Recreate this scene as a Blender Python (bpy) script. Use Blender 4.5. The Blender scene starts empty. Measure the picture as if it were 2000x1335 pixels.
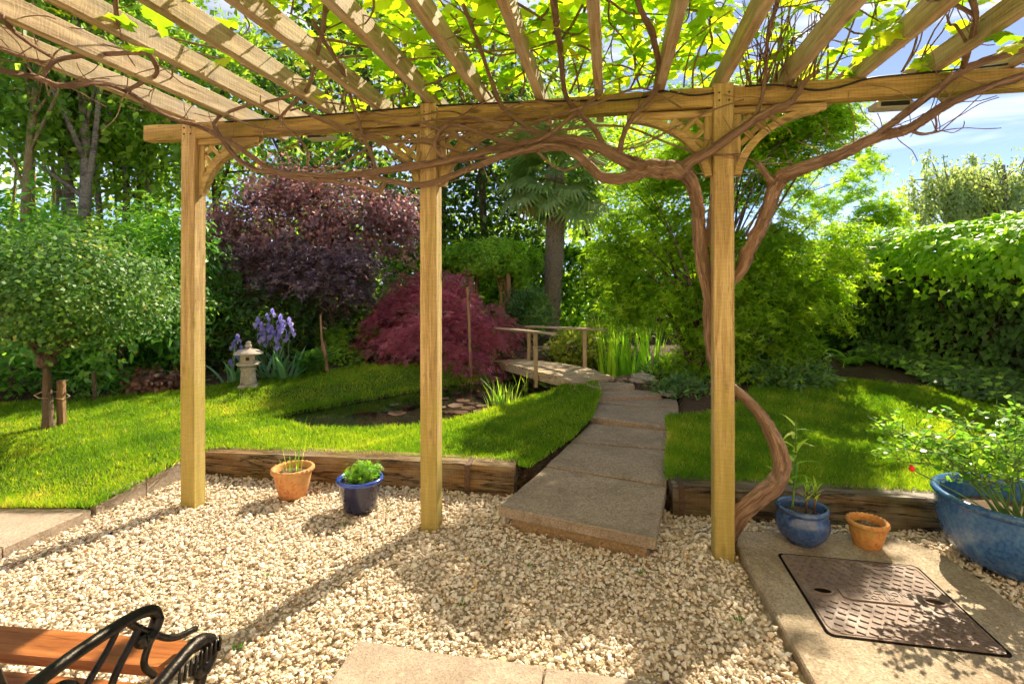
import bpy, bmesh, math, random
import numpy as np
from mathutils import Vector, Matrix, Euler

# ------------------------------------------------------------------ camera, sky, sun, exposure
SC = bpy.context.scene
COL = SC.collection
RNG = np.random.default_rng(7)
random.seed(7)

FPX, HOR, EYE = 1005.0, 552.0, 1.40      # focal length and horizon in photo pixels, eye height in metres
cam_d = bpy.data.cameras.new('camera')
cam_d.sensor_width = 36.0
cam_d.lens = 36.0 * FPX / 2000.0
cam_d.shift_y = -(667.5 - HOR) / 2000.0
cam_d.clip_start = 0.02
cam_d.clip_end = 2000.0
cam = bpy.data.objects.new('camera', cam_d)
COL.objects.link(cam)
cam.location = (0, 0, EYE)
cam.rotation_euler = (math.radians(90), 0, 0)
SC.camera = cam

SUN_AZ, SUN_EL = math.radians(33.0), math.radians(41.0)   # azimuth from +Y towards +X
world = bpy.data.worlds.new('World')
SC.world = world
world.use_nodes = True
wn = world.node_tree
wn.nodes.clear()
w_out = wn.nodes.new('ShaderNodeOutputWorld')
w_bg = wn.nodes.new('ShaderNodeBackground')
w_bg.inputs['Strength'].default_value = 0.15
world.cycles.sampling_method = "MANUAL"
world.cycles.sample_map_resolution = 256
sky = wn.nodes.new('ShaderNodeTexSky')
sky.sky_type = 'NISHITA'
sky.sun_disc = False
sky.sun_elevation = SUN_EL
sky.sun_rotation = SUN_AZ
sky.air_density = 0.18
sky.dust_density = 0.0
sky.ozone_density = 1.0
# thin streaky cirrus over the whole dome
w_tc = wn.nodes.new('ShaderNodeTexCoord')
w_map = wn.nodes.new('ShaderNodeMapping')
w_map.inputs['Scale'].default_value = (1.6, 1.6, 9.0)
w_map.inputs['Rotation'].default_value = (0.0, 0.18, 0.4)
w_noise = wn.nodes.new('ShaderNodeTexNoise')
w_noise.inputs['Scale'].default_value = 2.2
w_noise.inputs['Detail'].default_value = 7.0
w_noise.inputs['Distortion'].default_value = 0.5
w_ramp = wn.nodes.new('ShaderNodeValToRGB')
w_ramp.color_ramp.elements[0].position = 0.46
w_ramp.color_ramp.elements[0].color = (0.10, 0.10, 0.10, 1)
w_ramp.color_ramp.elements[1].position = 0.80
w_ramp.color_ramp.elements[1].color = (0.72, 0.72, 0.72, 1)
w_mix = wn.nodes.new('ShaderNodeMixRGB')
w_mix.inputs['Color2'].default_value = (4.6, 4.5, 4.3, 1)
wn.links.new(w_tc.outputs['Generated'], w_map.inputs['Vector'])
wn.links.new(w_map.outputs['Vector'], w_noise.inputs['Vector'])
wn.links.new(w_noise.outputs['Fac'], w_ramp.inputs['Fac'])
wn.links.new(w_ramp.outputs['Color'], w_mix.inputs['Fac'])
wn.links.new(sky.outputs['Color'], w_mix.inputs['Color1'])
wn.links.new(w_mix.outputs['Color'], w_bg.inputs['Color'])
wn.links.new(w_bg.outputs['Background'], w_out.inputs['Surface'])

sun_d = bpy.data.lights.new('sun', 'SUN')
sun_d.energy = 4.0
sun_d.angle = math.radians(0.53)
sun_d.color = (1.0, 0.86, 0.64)
sun = bpy.data.objects.new('sun', sun_d)
COL.objects.link(sun)
sd = Vector((math.sin(SUN_AZ) * math.cos(SUN_EL), math.cos(SUN_AZ) * math.cos(SUN_EL), math.sin(SUN_EL)))
sun.rotation_euler = sd.to_track_quat('Z', 'Y').to_euler()
sun.location = sd * 40

SC.view_settings.view_transform = 'Standard'
SC.view_settings.look = 'None'
SC.view_settings.gamma = 1.0
SC.view_settings.use_curve_mapping = False
SC.view_settings.exposure = 1.66
SC.cycles.max_bounces = 8
SC.cycles.diffuse_bounces = 6
SC.cycles.use_adaptive_sampling = True
SC.cycles.adaptive_threshold = 0.035
SC.cycles.adaptive_min_samples = 12
SC.cycles.glossy_bounces = 3
SC.cycles.transmission_bounces = 5
SC.cycles.transparent_max_bounces = 4
SC.cycles.use_denoising = True
SC.cycles.sample_clamp_indirect = 6.0

# ------------------------------------------------------------------ helpers
def G(u, v, z=0.0):
    """photo pixel -> point of the horizontal plane at height z"""
    y = FPX * (EYE - z) / (v - HOR)
    return Vector(((u - 1000.0) / FPX * y, y, z))

def P(u, v, y):
    """photo pixel -> point at depth y"""
    return Vector(((u - 1000.0) / FPX * y, y, EYE - (v - HOR) / FPX * y))

def tag(o, label=None, cat=None, group=None, kind=None):
    if label: o['label'] = label
    if cat: o['category'] = cat
    if group: o['group'] = group
    if kind: o['kind'] = kind
    return o

def thing(name, label, cat, loc=(0, 0, 0), group=None, kind=None):
    e = bpy.data.objects.new(name, None)
    e.empty_display_size = 0.1
    e.location = loc
    COL.objects.link(e)
    return tag(e, label, cat, group, kind)

def origin_inv(o):
    """inverse of an object's world matrix (translations and rotations set directly, parents followed)"""
    m = o.matrix_basis.copy()
    if o.parent is not None:
        m = origin_inv(o.parent).inverted() @ o.matrix_parent_inverse @ m
    return m.inverted()

def adopt(o, parent):
    if parent is not None:
        o.parent = parent
        o.matrix_parent_inverse = origin_inv(parent)
    return o

def link(name, me, parent=None, matrix=None):
    o = bpy.data.objects.new(name, me)
    COL.objects.link(o)
    if matrix is not None:
        o.matrix_basis = matrix
    return adopt(o, parent)

def clone(o, parent=None, matrix=None, label=None):
    c = o.copy()
    COL.objects.link(c)
    c.parent = None
    if matrix is not None:
        c.matrix_basis = matrix
    return adopt(c, parent)

def build_mesh(name, verts, faces, mat=None, smooth=False, attrs=None):
    """verts (n,3), faces: (m,k) array or list of lists"""
    me = bpy.data.meshes.new(name)
    v = np.asarray(verts, dtype=np.float32)
    if isinstance(faces, np.ndarray):
        m, k = faces.shape
        me.vertices.add(len(v)); me.vertices.foreach_set('co', v.ravel())
        me.loops.add(m * k); me.loops.foreach_set('vertex_index', faces.astype(np.int32).ravel())
        me.polygons.add(m)
        me.polygons.foreach_set('loop_start', np.arange(0, m * k, k, dtype=np.int32))
        me.update(calc_edges=True)
    else:
        me.from_pydata(v.tolist(), [], faces)
        me.update()
    if smooth:
        me.polygons.foreach_set('use_smooth', np.ones(len(me.polygons), dtype=bool))
    if attrs:
        for k_, a in attrs.items():
            at = me.attributes.new(k_, 'FLOAT', 'POINT')
            at.data.foreach_set('value', np.asarray(a, dtype=np.float32))
    if mat is not None:
        me.materials.append(mat)
    return me

class MB:
    """collects shapes of ONE part"""
    def __init__(s): s.v = []; s.f = []; s.w = {}
    def add(s, verts, faces):
        n = len(s.v)
        s.v += [tuple(p) for p in verts]
        s.f += [[i + n for i in f] for f in faces]
        return s
    def box(s, c, size, rot=None, bevel=0.0):
        sx, sy, sz = (size[0] / 2, size[1] / 2, size[2] / 2)
        b = min(bevel, sx * .9, sy * .9, sz * .9)
        pts = []
        rot = rot or Matrix.Identity(3)
        if b <= 0:
            for z in (-sz, sz):
                for x, y in ((-sx, -sy), (sx, -sy), (sx, sy), (-sx, sy)):
                    pts.append(rot @ Vector((x, y, z)) + Vector(c))
            return s.add(pts, [[3, 2, 1, 0], [4, 5, 6, 7], [0, 1, 5, 4], [1, 2, 6, 5], [2, 3, 7, 6], [3, 0, 4, 7]])
        rings = []
        for z, k in ((-sz, b), (-sz + b, 0), (sz - b, 0), (sz, b)):
            a, d = sx - k, sy - k
            rr = [(-a + b, -d), (a - b, -d), (a, -d + b), (a, d - b), (a - b, d), (-a + b, d), (-a, d - b), (-a, -d + b)]
            rings.append([(x, y, z) for x, y in rr])
        for r in rings:
            pts += [rot @ Vector(p) + Vector(c) for p in r]
        fs = [[7, 6, 5, 4, 3, 2, 1, 0], [24 + i for i in range(8)]]
        for k in range(3):
            for i in range(8):
                j = (i + 1) % 8
                fs.append([k * 8 + i, k * 8 + j, k * 8 + 8 + j, k * 8 + 8 + i])
        return s.add(pts, fs)
    def tube(s, path, rad, n=8, caps=True, wob=0.0, flat=1.0, ridge=0.0):
        path = [Vector(p) for p in path]
        if not hasattr(rad, '__len__'): rad = [rad] * len(path)
        pts = []; up = Vector((0.13, 0.21, 0.97)); a = None; run = random.uniform(0, 9); ph = [random.uniform(0, 6.28) for _ in range(4)]; n0 = len(s.v)
        for i, p in enumerate(path):
            if i: run += (p - path[i - 1]).length
            t = (path[min(i + 1, len(path) - 1)] - path[max(i - 1, 0)])
            if t.length < 1e-9: t = Vector((0, 0, 1))
            t.normalize()
            if a is None:
                a = t.cross(up)
                if a.length < 1e-3: a = t.cross(Vector((1, 0, 0)))
            else:
                a = a - t * a.dot(t)
                if a.length < 1e-4: a = t.cross(up)
            a.normalize(); b = t.cross(a)
            for k in range(n):
                ang = 2 * math.pi * k / n
                r = rad[i] * (1 + wob * random.uniform(-1, 1))
                if ridge: r *= 1 + ridge * (.55 * math.sin(2 * ang + 5 * run + ph[0]) + .45 * math.sin(5 * ang - 8 * run + ph[1]) + .35 * math.sin(3 * ang + 17 * run + ph[2]))
                s.w[n0 + len(pts)] = (run, math.cos(ang), math.sin(ang))
                pts.append(p + (a * math.cos(ang) + b * math.sin(ang) * flat) * r)
        fs = []
        for i in range(len(path) - 1):
            for k in range(n):
                j = (k + 1) % n
                fs.append([i * n + k, i * n + j, (i + 1) * n + j, (i + 1) * n + k])
        if caps:
            fs.append([k for k in range(n)][::-1])
            fs.append([(len(path) - 1) * n + k for k in range(n)])
        return s.add(pts, fs)
    def lathe(s, prof, n=32, c=(0, 0, 0), caps=True, wave=None):
        """prof: list of (r, z) from outside bottom on; wave(ang, i) -> radius factor, dz"""
        pts = []
        for i, (r, z) in enumerate(prof):
            for k in range(n):
                a = 2 * math.pi * k / n
                f, dz = wave(a, i) if wave else (1.0, 0.0)
                pts.append((c[0] + r * f * math.cos(a), c[1] + r * f * math.sin(a), c[2] + z + dz))
        fs = []
        m = len(prof)
        for i in range(m - 1):
            for k in range(n):
                j = (k + 1) % n
                fs.append([i * n + k, i * n + j, (i + 1) * n + j, (i + 1) * n + k])
        if caps:
            fs.append([k for k in range(n)][::-1])
            fs.append([(m - 1) * n + k for k in range(n)])
        return s.add(pts, fs)
    def prism(s, poly, z0, z1, bevel=0.0):
        """poly: ccw xy points"""
        n = len(poly)
        if bevel > 0:
            cx = sum(p[0] for p in poly) / n; cy = sum(p[1] for p in poly) / n
            ins = []
            for p in poly:
                d = Vector((cx - p[0], cy - p[1])); d.normalize()
                ins.append((p[0] + d.x * bevel, p[1] + d.y * bevel))
            pts = [(p[0], p[1], z0) for p in poly] + [(p[0], p[1], z1 - bevel) for p in poly] + [(p[0], p[1], z1) for p in ins]
            k = 3
        else:
            pts = [(p[0], p[1], z0) for p in poly] + [(p[0], p[1], z1) for p in poly]; k = 2
        fs = [list(range(n))[::-1], [(k - 1) * n + i for i in range(n)]]
        for r in range(k - 1):
            for i in range(n):
                j = (i + 1) % n
                fs.append([r * n + i, r * n + j, (r + 1) * n + j, (r + 1) * n + i])
        return s.add(pts, fs)
    def mesh(s, name, mat=None, smooth=False):
        me = build_mesh(name, s.v, s.f, mat, smooth)
        if s.w:
            arr = np.zeros((len(s.v), 3), np.float32)
            arr[list(s.w.keys())] = np.array(list(s.w.values()))
            at = me.attributes.new('tube', 'FLOAT_VECTOR', 'POINT'); at.data.foreach_set('vector', arr.ravel())
        return me
    def build(s, name, mat=None, parent=None, smooth=False, matrix=None):
        return link(name, s.mesh(name, mat, smooth), parent, matrix)

def auto_smooth(o, deg=40):
    me = o.data
    me.polygons.foreach_set('use_smooth', np.ones(len(me.polygons), dtype=bool))
    bm = bmesh.new(); bm.from_mesh(me)
    lim = math.radians(deg)
    for e in bm.edges:
        if len(e.link_faces) == 2 and e.calc_face_angle(0) > lim: e.smooth = False
    bm.to_mesh(me); bm.free()
    return o

def axes(x, up=(0, 0, 1), loc=(0, 0, 0)):
    """matrix with local X along x, local Z near up"""
    x = Vector(x).normalized(); up = Vector(up)
    y = up.cross(x)
    if y.length < 1e-4: y = Vector((0, 1, 0)).cross(x)
    y.normalize(); z = x.cross(y)
    m = Matrix((x, y, z)).transposed().to_4x4()
    m.translation = Vector(loc)
    return m

def timber_mesh(name, L, w, h, mat, bevel=.005, segs=10, warp=.0015, end_cut=0.0):
    """squared timber along local X, chamfered edges, slightly out of true; end_cut: lower corner cut back at far end"""
    b = bevel
    ring = [(-w/2 + b, -h/2), (w/2 - b, -h/2), (w/2, -h/2 + b), (w/2, h/2 - b), (w/2 - b, h/2), (-w/2 + b, h/2), (-w/2, h/2 - b), (-w/2, -h/2 + b)]
    vs = []; fs = []
    ph = [random.uniform(0, 6.28) for _ in range(4)]
    for i in range(segs + 1):
        t = i / segs; x = L * t
        oy = warp * 2 * math.sin(3 * t + ph[0]); oz = warp * 2 * math.sin(4 * t + ph[1])
        for (y, z) in ring:
            xx = x
            if i == segs and end_cut > 0:
                xx = L - end_cut * (0.5 - z / h)
            vs.append((xx, y + oy + random.uniform(-warp, warp) * .4, z + oz + random.uniform(-warp, warp) * .4))
    for i in range(segs):
        for k in range(8):
            j = (k + 1) % 8
            fs.append([i * 8 + k, i * 8 + j, i * 8 + 8 + j, i * 8 + 8 + k])
    fs.append([7, 6, 5, 4, 3, 2, 1, 0]); fs.append([segs * 8 + k for k in range(8)])
    fs = [f[::-1] for f in fs]
    me = build_mesh(name, vs, fs, mat)
    bm = bmesh.new(); bm.from_mesh(me); bmesh.ops.recalc_face_normals(bm, faces=bm.faces); bm.to_mesh(me); bm.free()
    return me

def timber(name, p0, p1, w, h, mat, parent=None, up=(0, 0, 1), **k):
    p0 = Vector(p0); p1 = Vector(p1)
    return link(name, timber_mesh(name, (p1 - p0).length, w, h, mat, **k), parent, axes(p1 - p0, up, p0))

def spline(pts, n=8):
    """Catmull-Rom through points"""
    pts = [Vector(p) for p in pts]
    q = [pts[0] * 2 - pts[1]] + pts + [pts[-1] * 2 - pts[-2]]
    out = []
    for i in range(1, len(q) - 2):
        for k in range(n):
            t = k / n
            out.append(.5 * ((2 * q[i]) + (q[i+1] - q[i-1]) * t + (2*q[i-1] - 5*q[i] + 4*q[i+1] - q[i+2]) * t*t + (3*q[i] - q[i-1] - 3*q[i+1] + q[i+2]) * t**3))
    out.append(pts[-1])
    return out

# ------------------------------------------------------------------ materials
class Mat:
    def __init__(s, name):
        s.m = bpy.data.materials.new(name); s.m.use_nodes = True
        s.t = s.m.node_tree; s.t.nodes.clear()
        s.out = s.t.nodes.new('ShaderNodeOutputMaterial')
    def n(s, typ, ins=None, **props):
        nd = s.t.nodes.new('ShaderNode' + typ)
        for k, v in props.items(): setattr(nd, k, v)
        for k, v in (ins or {}).items():
            sock = nd.inputs[k]
            if isinstance(v, bpy.types.NodeSocket): s.t.links.new(v, sock)
            else: sock.default_value = v if not (isinstance(v, tuple) and len(v) == 3 and sock.type == 'RGBA') else (*v, 1)
        return nd
    def ramp(s, fac, stops, interp='LINEAR'):
        r = s.t.nodes.new('ShaderNodeValToRGB'); r.color_ramp.interpolation = interp
        el = r.color_ramp.elements
        while len(el) < len(stops): el.new(0.5)
        for e, (p, c) in zip(el, stops):
            e.position = p; e.color = (*c, 1) if len(c) == 3 else c
        s.t.links.new(fac, r.inputs['Fac'])
        return r.outputs['Color']
    def coords(s, scale=(1, 1, 1), offset=True, which='Object'):
        tc = s.n('TexCoord').outputs[which]
        if offset:
            oi = s.n('ObjectInfo').outputs['Random']
            sc = s.n('Math', {0: oi, 1: 37.0}, operation='MULTIPLY').outputs[0]
            tc = s.n('VectorMath', {0: tc, 1: sc}, operation='ADD').outputs[0]
        return s.n('Mapping', {'Vector': tc, 'Scale': scale}).outputs[0]
    def noise(s, vec, scale, detail=4, rough=.55, dist=0.0):
        return s.n('TexNoise', {'Vector': vec, 'Scale': scale, 'Detail': detail, 'Roughness': rough, 'Distortion': dist}).outputs['Fac']
    def mix(s, fac, a, b, mode='MIX'):
        nd = s.t.nodes.new('ShaderNodeMixRGB'); nd.blend_type = mode
        for k, v in (('Fac', fac), ('Color1', a), ('Color2', b)):
            sock = nd.inputs[k]
            if isinstance(v, bpy.types.NodeSocket): s.t.links.new(v, sock)
            else: sock.default_value = (*v, 1) if isinstance(v, tuple) and len(v) == 3 else v
        return nd.outputs['Color']
    def bump(s, height, strength=.3, dist=.01):
        return s.n('Bump', {'Height': height, 'Strength': strength, 'Distance': dist}).outputs[0]
    def finish(s, color, rough=.6, normal=None, spec=.4, metal=0.0, coat=0.0, **k):
        ins = {'Base Color': color, 'Roughness': rough, 'Specular IOR Level': spec, 'Metallic': metal, 'Coat Weight': coat}
        if normal is not None: ins['Normal'] = normal
        b = s.n('BsdfPrincipled', ins)
        s.t.links.new(b.outputs[0], s.out.inputs['Surface'])
        return s.m

def wood_mat(name, dark, light, algae=(.16, .17, .03), algae_amt=.4, rough=.75, grain=22.0, sawn=True, bump=.35, crack=0.0, grey=0.0, foot=None):
    m = Mat(name)
    c = m.coords((1.3, grain, grain))
    g = m.noise(c, 1.6, 8, .62, .6)
    fine = m.noise(m.coords((4, grain * 5, grain * 5)), 2.0, 4, .6)
    col = m.ramp(g, [(.36, tuple(x * .8 for x in dark)), (.46, dark), (.54, tuple((a + b) / 2 for a, b in zip(dark, light))), (.66, light)])
    col = m.mix(.35, col, m.ramp(fine, [(.35, tuple(x * .55 for x in dark)), (.65, light)]))
    # knots
    vn = m.n('TexVoronoi', {'Vector': m.coords((3.6, 9.5, 9.5)), 'Scale': 1.0}, feature='F1')
    col = m.mix(m.ramp(vn.outputs['Distance'], [(.06, (.9, .9, .9)), (.17, (0, 0, 0))]), col, tuple(x * .4 for x in dark))
    # algae and weathering in broad patches
    p = m.noise(m.coords((1.1, 3, 3)), 1.7, 5, .6)
    col = m.mix(m.ramp(p, [(.48, (0, 0, 0)), (.70, (algae_amt,) * 3)]), col, algae)
    chk = m.noise(m.coords((.9, 16, 16)), 1.9, 3, .5, .3)
    ckm = m.ramp(chk, [(.485, (1, 1, 1)), (.5, (.30, .27, .25)), (.515, (1, 1, 1))])
    col = m.mix(.55, col, m.mix(1.0, col, ckm, 'MULTIPLY'))
    if foot:                                   # green algae growing up from the damp end
        sx = m.n('SeparateXYZ', {0: m.n('TexCoord').outputs['Object']}).outputs[0]
        fz = m.n('Math', {0: sx, 1: m.n('Math', {0: m.noise(m.coords((2, 5, 5)), 2.0, 4, .6), 1: 1.3}, operation='MULTIPLY').outputs[0]}, operation='SUBTRACT').outputs[0]
        col = m.mix(m.ramp(fz, [(.0, (.62,) * 3), (.30, (0, 0, 0))]), col, foot)
    if grey > 0:
        q = m.noise(m.coords((1.5, 2.2, 2.2)), 2.3, 5, .6)
        col = m.mix(m.ramp(q, [(.42, (0, 0, 0)), (.66, (grey,) * 3)]), col, (.42, .38, .31))
    h = m.mix(.5, g, fine)
    if sawn:
        w = m.n('TexWave', {'Vector': m.coords((1, .3, .3)), 'Scale': 17.0, 'Distortion': 9.0, 'Detail': 3.0, 'Detail Scale': 2.2}, wave_type='BANDS', bands_direction='X').outputs['Fac']
        h = m.mix(.14, h, w)
        col = m.mix(.09, col, m.ramp(w, [(.2, dark), (.8, light)]))
    if crack > 0:
        cr = m.noise(m.coords((.7, 9, 9)), 2.2, 6, .6, .3)
        ck = m.ramp(cr, [(.47, (1, 1, 1)), (.497, (0, 0, 0)), (.503, (0, 0, 0)), (.53, (1, 1, 1))])
        h = m.mix(.6, h, ck)
        col = m.mix(crack, col, m.mix(1.0, col, ck, 'MULTIPLY'))
    return m.finish(col, rough, m.bump(h, bump, .008), .25)

def stone_mat(name, a, b, c, speck=140.0, rough=.9, stain=None, stain_amt=.5, bump=.35, seed=0.0):
    m = Mat(name)
    co = m.coords((1, 1, 1))
    big = m.noise(co, 2.3 + seed, 6, .62)
    mid = m.noise(co, 17, 5, .65)
    sp = m.n('TexVoronoi', {'Vector': co, 'Scale': speck}, feature='F1')
    col = m.mix(.5, m.ramp(big, [(.32, a), (.66, b)]), m.ramp(mid, [(.35, a), (.65, b)]))
    col = m.mix(.45, col, m.ramp(sp.outputs['Color'], [(.1, tuple(x * .62 for x in a)), (.5, b), (.92, c)]))
    if stain:
        s_ = m.noise(co, 3.4, 7, .68, .4)
        col = m.mix(m.ramp(s_, [(.44, (0, 0, 0)), (.62, (stain_amt,) * 3)]), col, stain)
        ms = m.noise(co, 5.5, 5, .7, .6)
        col = m.mix(m.ramp(ms, [(.58, (0, 0, 0)), (.72, (stain_amt * .55,) * 3)]), col, (.16, .16, .06))
        lc = m.n('TexVoronoi', {'Vector': co, 'Scale': 13.0}, feature='F1').outputs['Distance']
        col = m.mix(m.ramp(lc, [(.10, (.38,) * 3), (.16, (0, 0, 0))]), col, c)
    h = m.mix(.5, sp.outputs['Distance'], mid)
    return m.finish(col, rough, m.bump(h, bump, .006), .25)

LEAF_GAIN = 2.5
def leaf_mat(name, stops, trans=.35, tint=(1.25, 1.25, .55), rough=.45, spec=.35, attr='rnd'):
    """stops: [(pos, colour)] over the per-leaf random value"""
    m = Mat(name)
    r = m.n('Attribute', {}, attribute_name=attr).outputs['Fac']
    stops = [(p_, tuple(min(.8, x * LEAF_GAIN) for x in c_)) for p_, c_ in stops]
    trans = min(.68, trans + .16)
    col = m.ramp(r, stops)
    b = m.n('BsdfPrincipled', {'Base Color': col, 'Roughness': rough, 'Specular IOR Level': spec})
    tcol = m.mix(1.0, col, tint, 'MULTIPLY')
    t = m.n('BsdfTranslucent', {'Color': tcol})
    x = m.n('MixShader', {0: trans, 1: b.outputs[0], 2: t.outputs[0]})
    m.t.links.new(x.outputs[0], m.out.inputs['Surface'])
    return m.m

def bark_mat(name, dark, light, scale=(14, 14, 3), bump=.7, blotch=None, lich=.0):
    m = Mat(name)
    c = m.coords(scale)
    a = m.noise(c, 2.5, 7, .65, .8)
    b = m.noise(m.coords(tuple(x * 3 for x in scale)), 2.0, 4, .6)
    col = m.mix(.3, m.ramp(a, [(.32, dark), (.66, light)]), m.ramp(b, [(.35, dark), (.65, light)]))
    if blotch:
        p = m.noise(m.coords((3, 3, 6)), 1.6, 4, .6)
        col = m.mix(m.ramp(p, [(.5, (0, 0, 0)), (.62, (lich,) * 3)]), col, blotch)
    return m.finish(col, .9, m.bump(m.mix(.4, a, b), bump, .02), .15)

def glaze_mat(name, a, b, c, rough=.18):
    m = Mat(name)
    co = m.coords((1, 1, .45))
    big = m.noise(co, 6, 6, .65, .5)
    fine = m.noise(m.coords((1, 1, 1)), 55, 4, .6)
    col = m.ramp(big, [(.3, a), (.55, b), (.75, c)])
    col = m.mix(.3, col, m.ramp(fine, [(.38, a), (.62, c)]))
    return m.finish(col, rough, m.bump(m.mix(.5, big, fine), .08, .01), .5, coat=.35)

def plain_mat(name, col, rough=.6, metal=0.0, var=.25, scale=12.0, spec=.4, bump=.1):
    m = Mat(name)
    nz = m.noise(m.coords((1, 1, 1)), scale, 5, .6)
    c = m.ramp(nz, [(.3, tuple(x * (1 - var) for x in col)), (.7, tuple(min(1, x * (1 + var)) for x in col))])
    return m.finish(c, rough, m.bump(nz, bump, .01), spec, metal)

def vine_bark(name):
    m = Mat(name)
    at = m.n('Attribute', {}, attribute_name='tube').outputs['Vector']
    wob = m.n('TexNoise', {'Vector': at, 'Scale': 1.7, 'Detail': 2.0}).outputs['Color']
    at2 = m.n('VectorMath', {0: at, 1: m.n('VectorMath', {0: wob, 1: (.5, .9, .9)}, operation='MULTIPLY').outputs[0]}, operation='ADD').outputs[0]
    fib = m.noise(m.n('Mapping', {'Vector': at2, 'Scale': (2.6, 11.0, 11.0)}).outputs[0], 1.5, 5, .7)
    fine = m.noise(m.n('Mapping', {'Vector': at2, 'Scale': (9, 26, 26)}).outputs[0], 1.3, 3, .6)
    big = m.noise(m.n('Mapping', {'Vector': at, 'Scale': (2.2, 1.2, 1.2)}).outputs[0], 2.0, 3, .6)
    col = m.ramp(fib, [(.36, (.10, .048, .030)), (.44, (.38, .20, .12)), (.53, (.66, .42, .28)), (.64, (.84, .67, .52))])
    col = m.mix(.35, col, m.ramp(fine, [(.36, (.12, .055, .03)), (.64, (.66, .43, .28))]))
    col = m.mix(m.ramp(big, [(.45, (0, 0, 0)), (.72, (.45,) * 3)]), col, (.60, .44, .32))
    return m.finish(col, .92, m.bump(m.mix(.4, fib, fine), 1.0, .03), .15)

M = {}
M['post'] = wood_mat('pergola_post_wood', (.35, .225, .080), (.66, .49, .235), (.34, .29, .06), .55, foot=(.34, .28, .05))
M['beam'] = wood_mat('pergola_beam_wood', (.30, .185, .055), (.58, .41, .15), (.19, .18, .02), .8)
M['rafter'] = wood_mat('pergola_rafter_wood', (.28, .18, .085), (.64, .50, .30), (.22, .19, .05), .55, grey=.5)
M['brace'] = wood_mat('pergola_brace_wood', (.34, .22, .075), (.60, .44, .19), (.24, .21, .04), .4, sawn=False)
M['sleeper'] = wood_mat('sleeper_wood', (.10, .055, .022), (.30, .18, .075), (.17, .14, .02), .55, rough=.85, grain=14, bump=.7, crack=.8, grey=.25)
M['sleeper_dark'] = wood_mat('weathered_sleeper_wood', (.06, .037, .02), (.19, .125, .065), (.13, .12, .02), .6, rough=.6, grain=14, bump=.8, crack=.8, grey=.35)
M['deck'] = wood_mat('deck_wood', (.33, .24, .14), (.58, .46, .30), (.3, .28, .2), .3, grain=16)
M['stake'] = wood_mat('stake_wood', (.22, .12, .06), (.42, .27, .15), (.2, .18, .1), .3, grain=18)
M['bench'] = wood_mat('stained_bench_wood', (.27, .085, .022), (.45, .17, .05), (.22, .08, .03), .5, rough=.45, grain=16, sawn=False, bump=.25)
M['slab'] = stone_mat('weathered_paving_stone', (.21, .155, .11), (.36, .285, .21), (.52, .43, .34), 120, stain=(.15, .115, .08), stain_amt=.45)
M['slab_riser'] = stone_mat('buff_paving_stone', (.22, .14, .075), (.36, .25, .14), (.5, .38, .24), 120, stain=(.18, .14, .05), stain_amt=.5)
M['paving'] = stone_mat('pale_paving_stone', (.25, .195, .145), (.39, .31, .235), (.52, .43, .34), 150, stain=(.20, .15, .11), stain_amt=.5)
M['concrete'] = stone_mat('aged_concrete', (.23, .18, .125), (.37, .30, .21), (.56, .47, .35), 130, stain=(.17, .115, .065), stain_amt=.65, bump=.5)
M['kerb'] = stone_mat('kerb_stone', (.27, .22, .17), (.42, .35, .28), (.62, .55, .46), 110, stain=(.16, .13, .09), stain_amt=.5)
M['granite'] = stone_mat('lantern_stone', (.38, .31, .25), (.54, .46, .38), (.68, .60, .52), 90, stain=(.22, .19, .14), stain_amt=.5)
M['rock'] = stone_mat('rock_stone', (.20, .18, .14), (.36, .33, .27), (.5, .47, .4), 60, stain=(.12, .13, .05), stain_amt=.5, bump=.8)
M['terracotta'] = stone_mat('terracotta', (.46, .17, .055), (.60, .27, .10), (.66, .36, .17), 60, rough=.8, stain=(.50, .33, .13), stain_amt=.55, bump=.12)
M['terracotta_old'] = stone_mat('mossy_terracotta', (.50, .18, .05), (.62, .28, .08), (.6, .36, .14), 60, rough=.75, stain=(.34, .26, .07), stain_amt=.75, bump=.2)
M['glaze_navy'] = glaze_mat('navy_glaze', (.008, .010, .035), (.02, .024, .07), (.055, .04, .06), .22)
M['glaze_rim'] = glaze_mat('cobalt_rim_glaze', (.012, .03, .20), (.02, .05, .32), (.05, .10, .40), .18)
M['glaze_blue'] = glaze_mat('blue_glaze', (.012, .035, .12), (.025, .075, .22), (.13, .18, .30), .2)
M['glaze_big'] = glaze_mat('streaked_blue_glaze', (.012, .05, .17), (.025, .115, .32), (.14, .26, .44), .2)
M['compost'] = stone_mat('compost', (.045, .028, .018), (.13, .085, .05), (.25, .18, .12), 150, rough=1, bump=1.0)
M['iron'] = plain_mat('cast_iron', (.030, .026, .022), .38, .85, .4, 40, .5, .3)
M['rust_iron'] = None
M['void'] = plain_mat('joint_and_shade_black', (.012, .009, .007), 1.0, 0, .2, 12, 0.0)  # near-black of the cover joint and the painted recess shade
M['black'] = plain_mat('black_rubber', (.012, .012, .012), .5)
M['lamp_grey'] = plain_mat('lamp_housing', (.45, .42, .36), .5)
M['rope'] = plain_mat('twine', (.45, .36, .2), .9)
m = Mat('cover_iron')
co = m.coords((1, 1, 1), False)
a = m.noise(co, 5, 6, .65); b = m.noise(co, 60, 4, .6)
col = m.mix(.4, m.ramp(a, [(.3, (.095, .058, .042)), (.7, (.24, .17, .132))]), m.ramp(b, [(.35, (.075, .047, .036)), (.65, (.29, .21, .17))]))
M['cover'] = m.finish(col, m.ramp(a, [(.35, (.5,) * 3), (.6, (.75,) * 3)]), m.bump(b, .3, .004), .3, .1)
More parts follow.
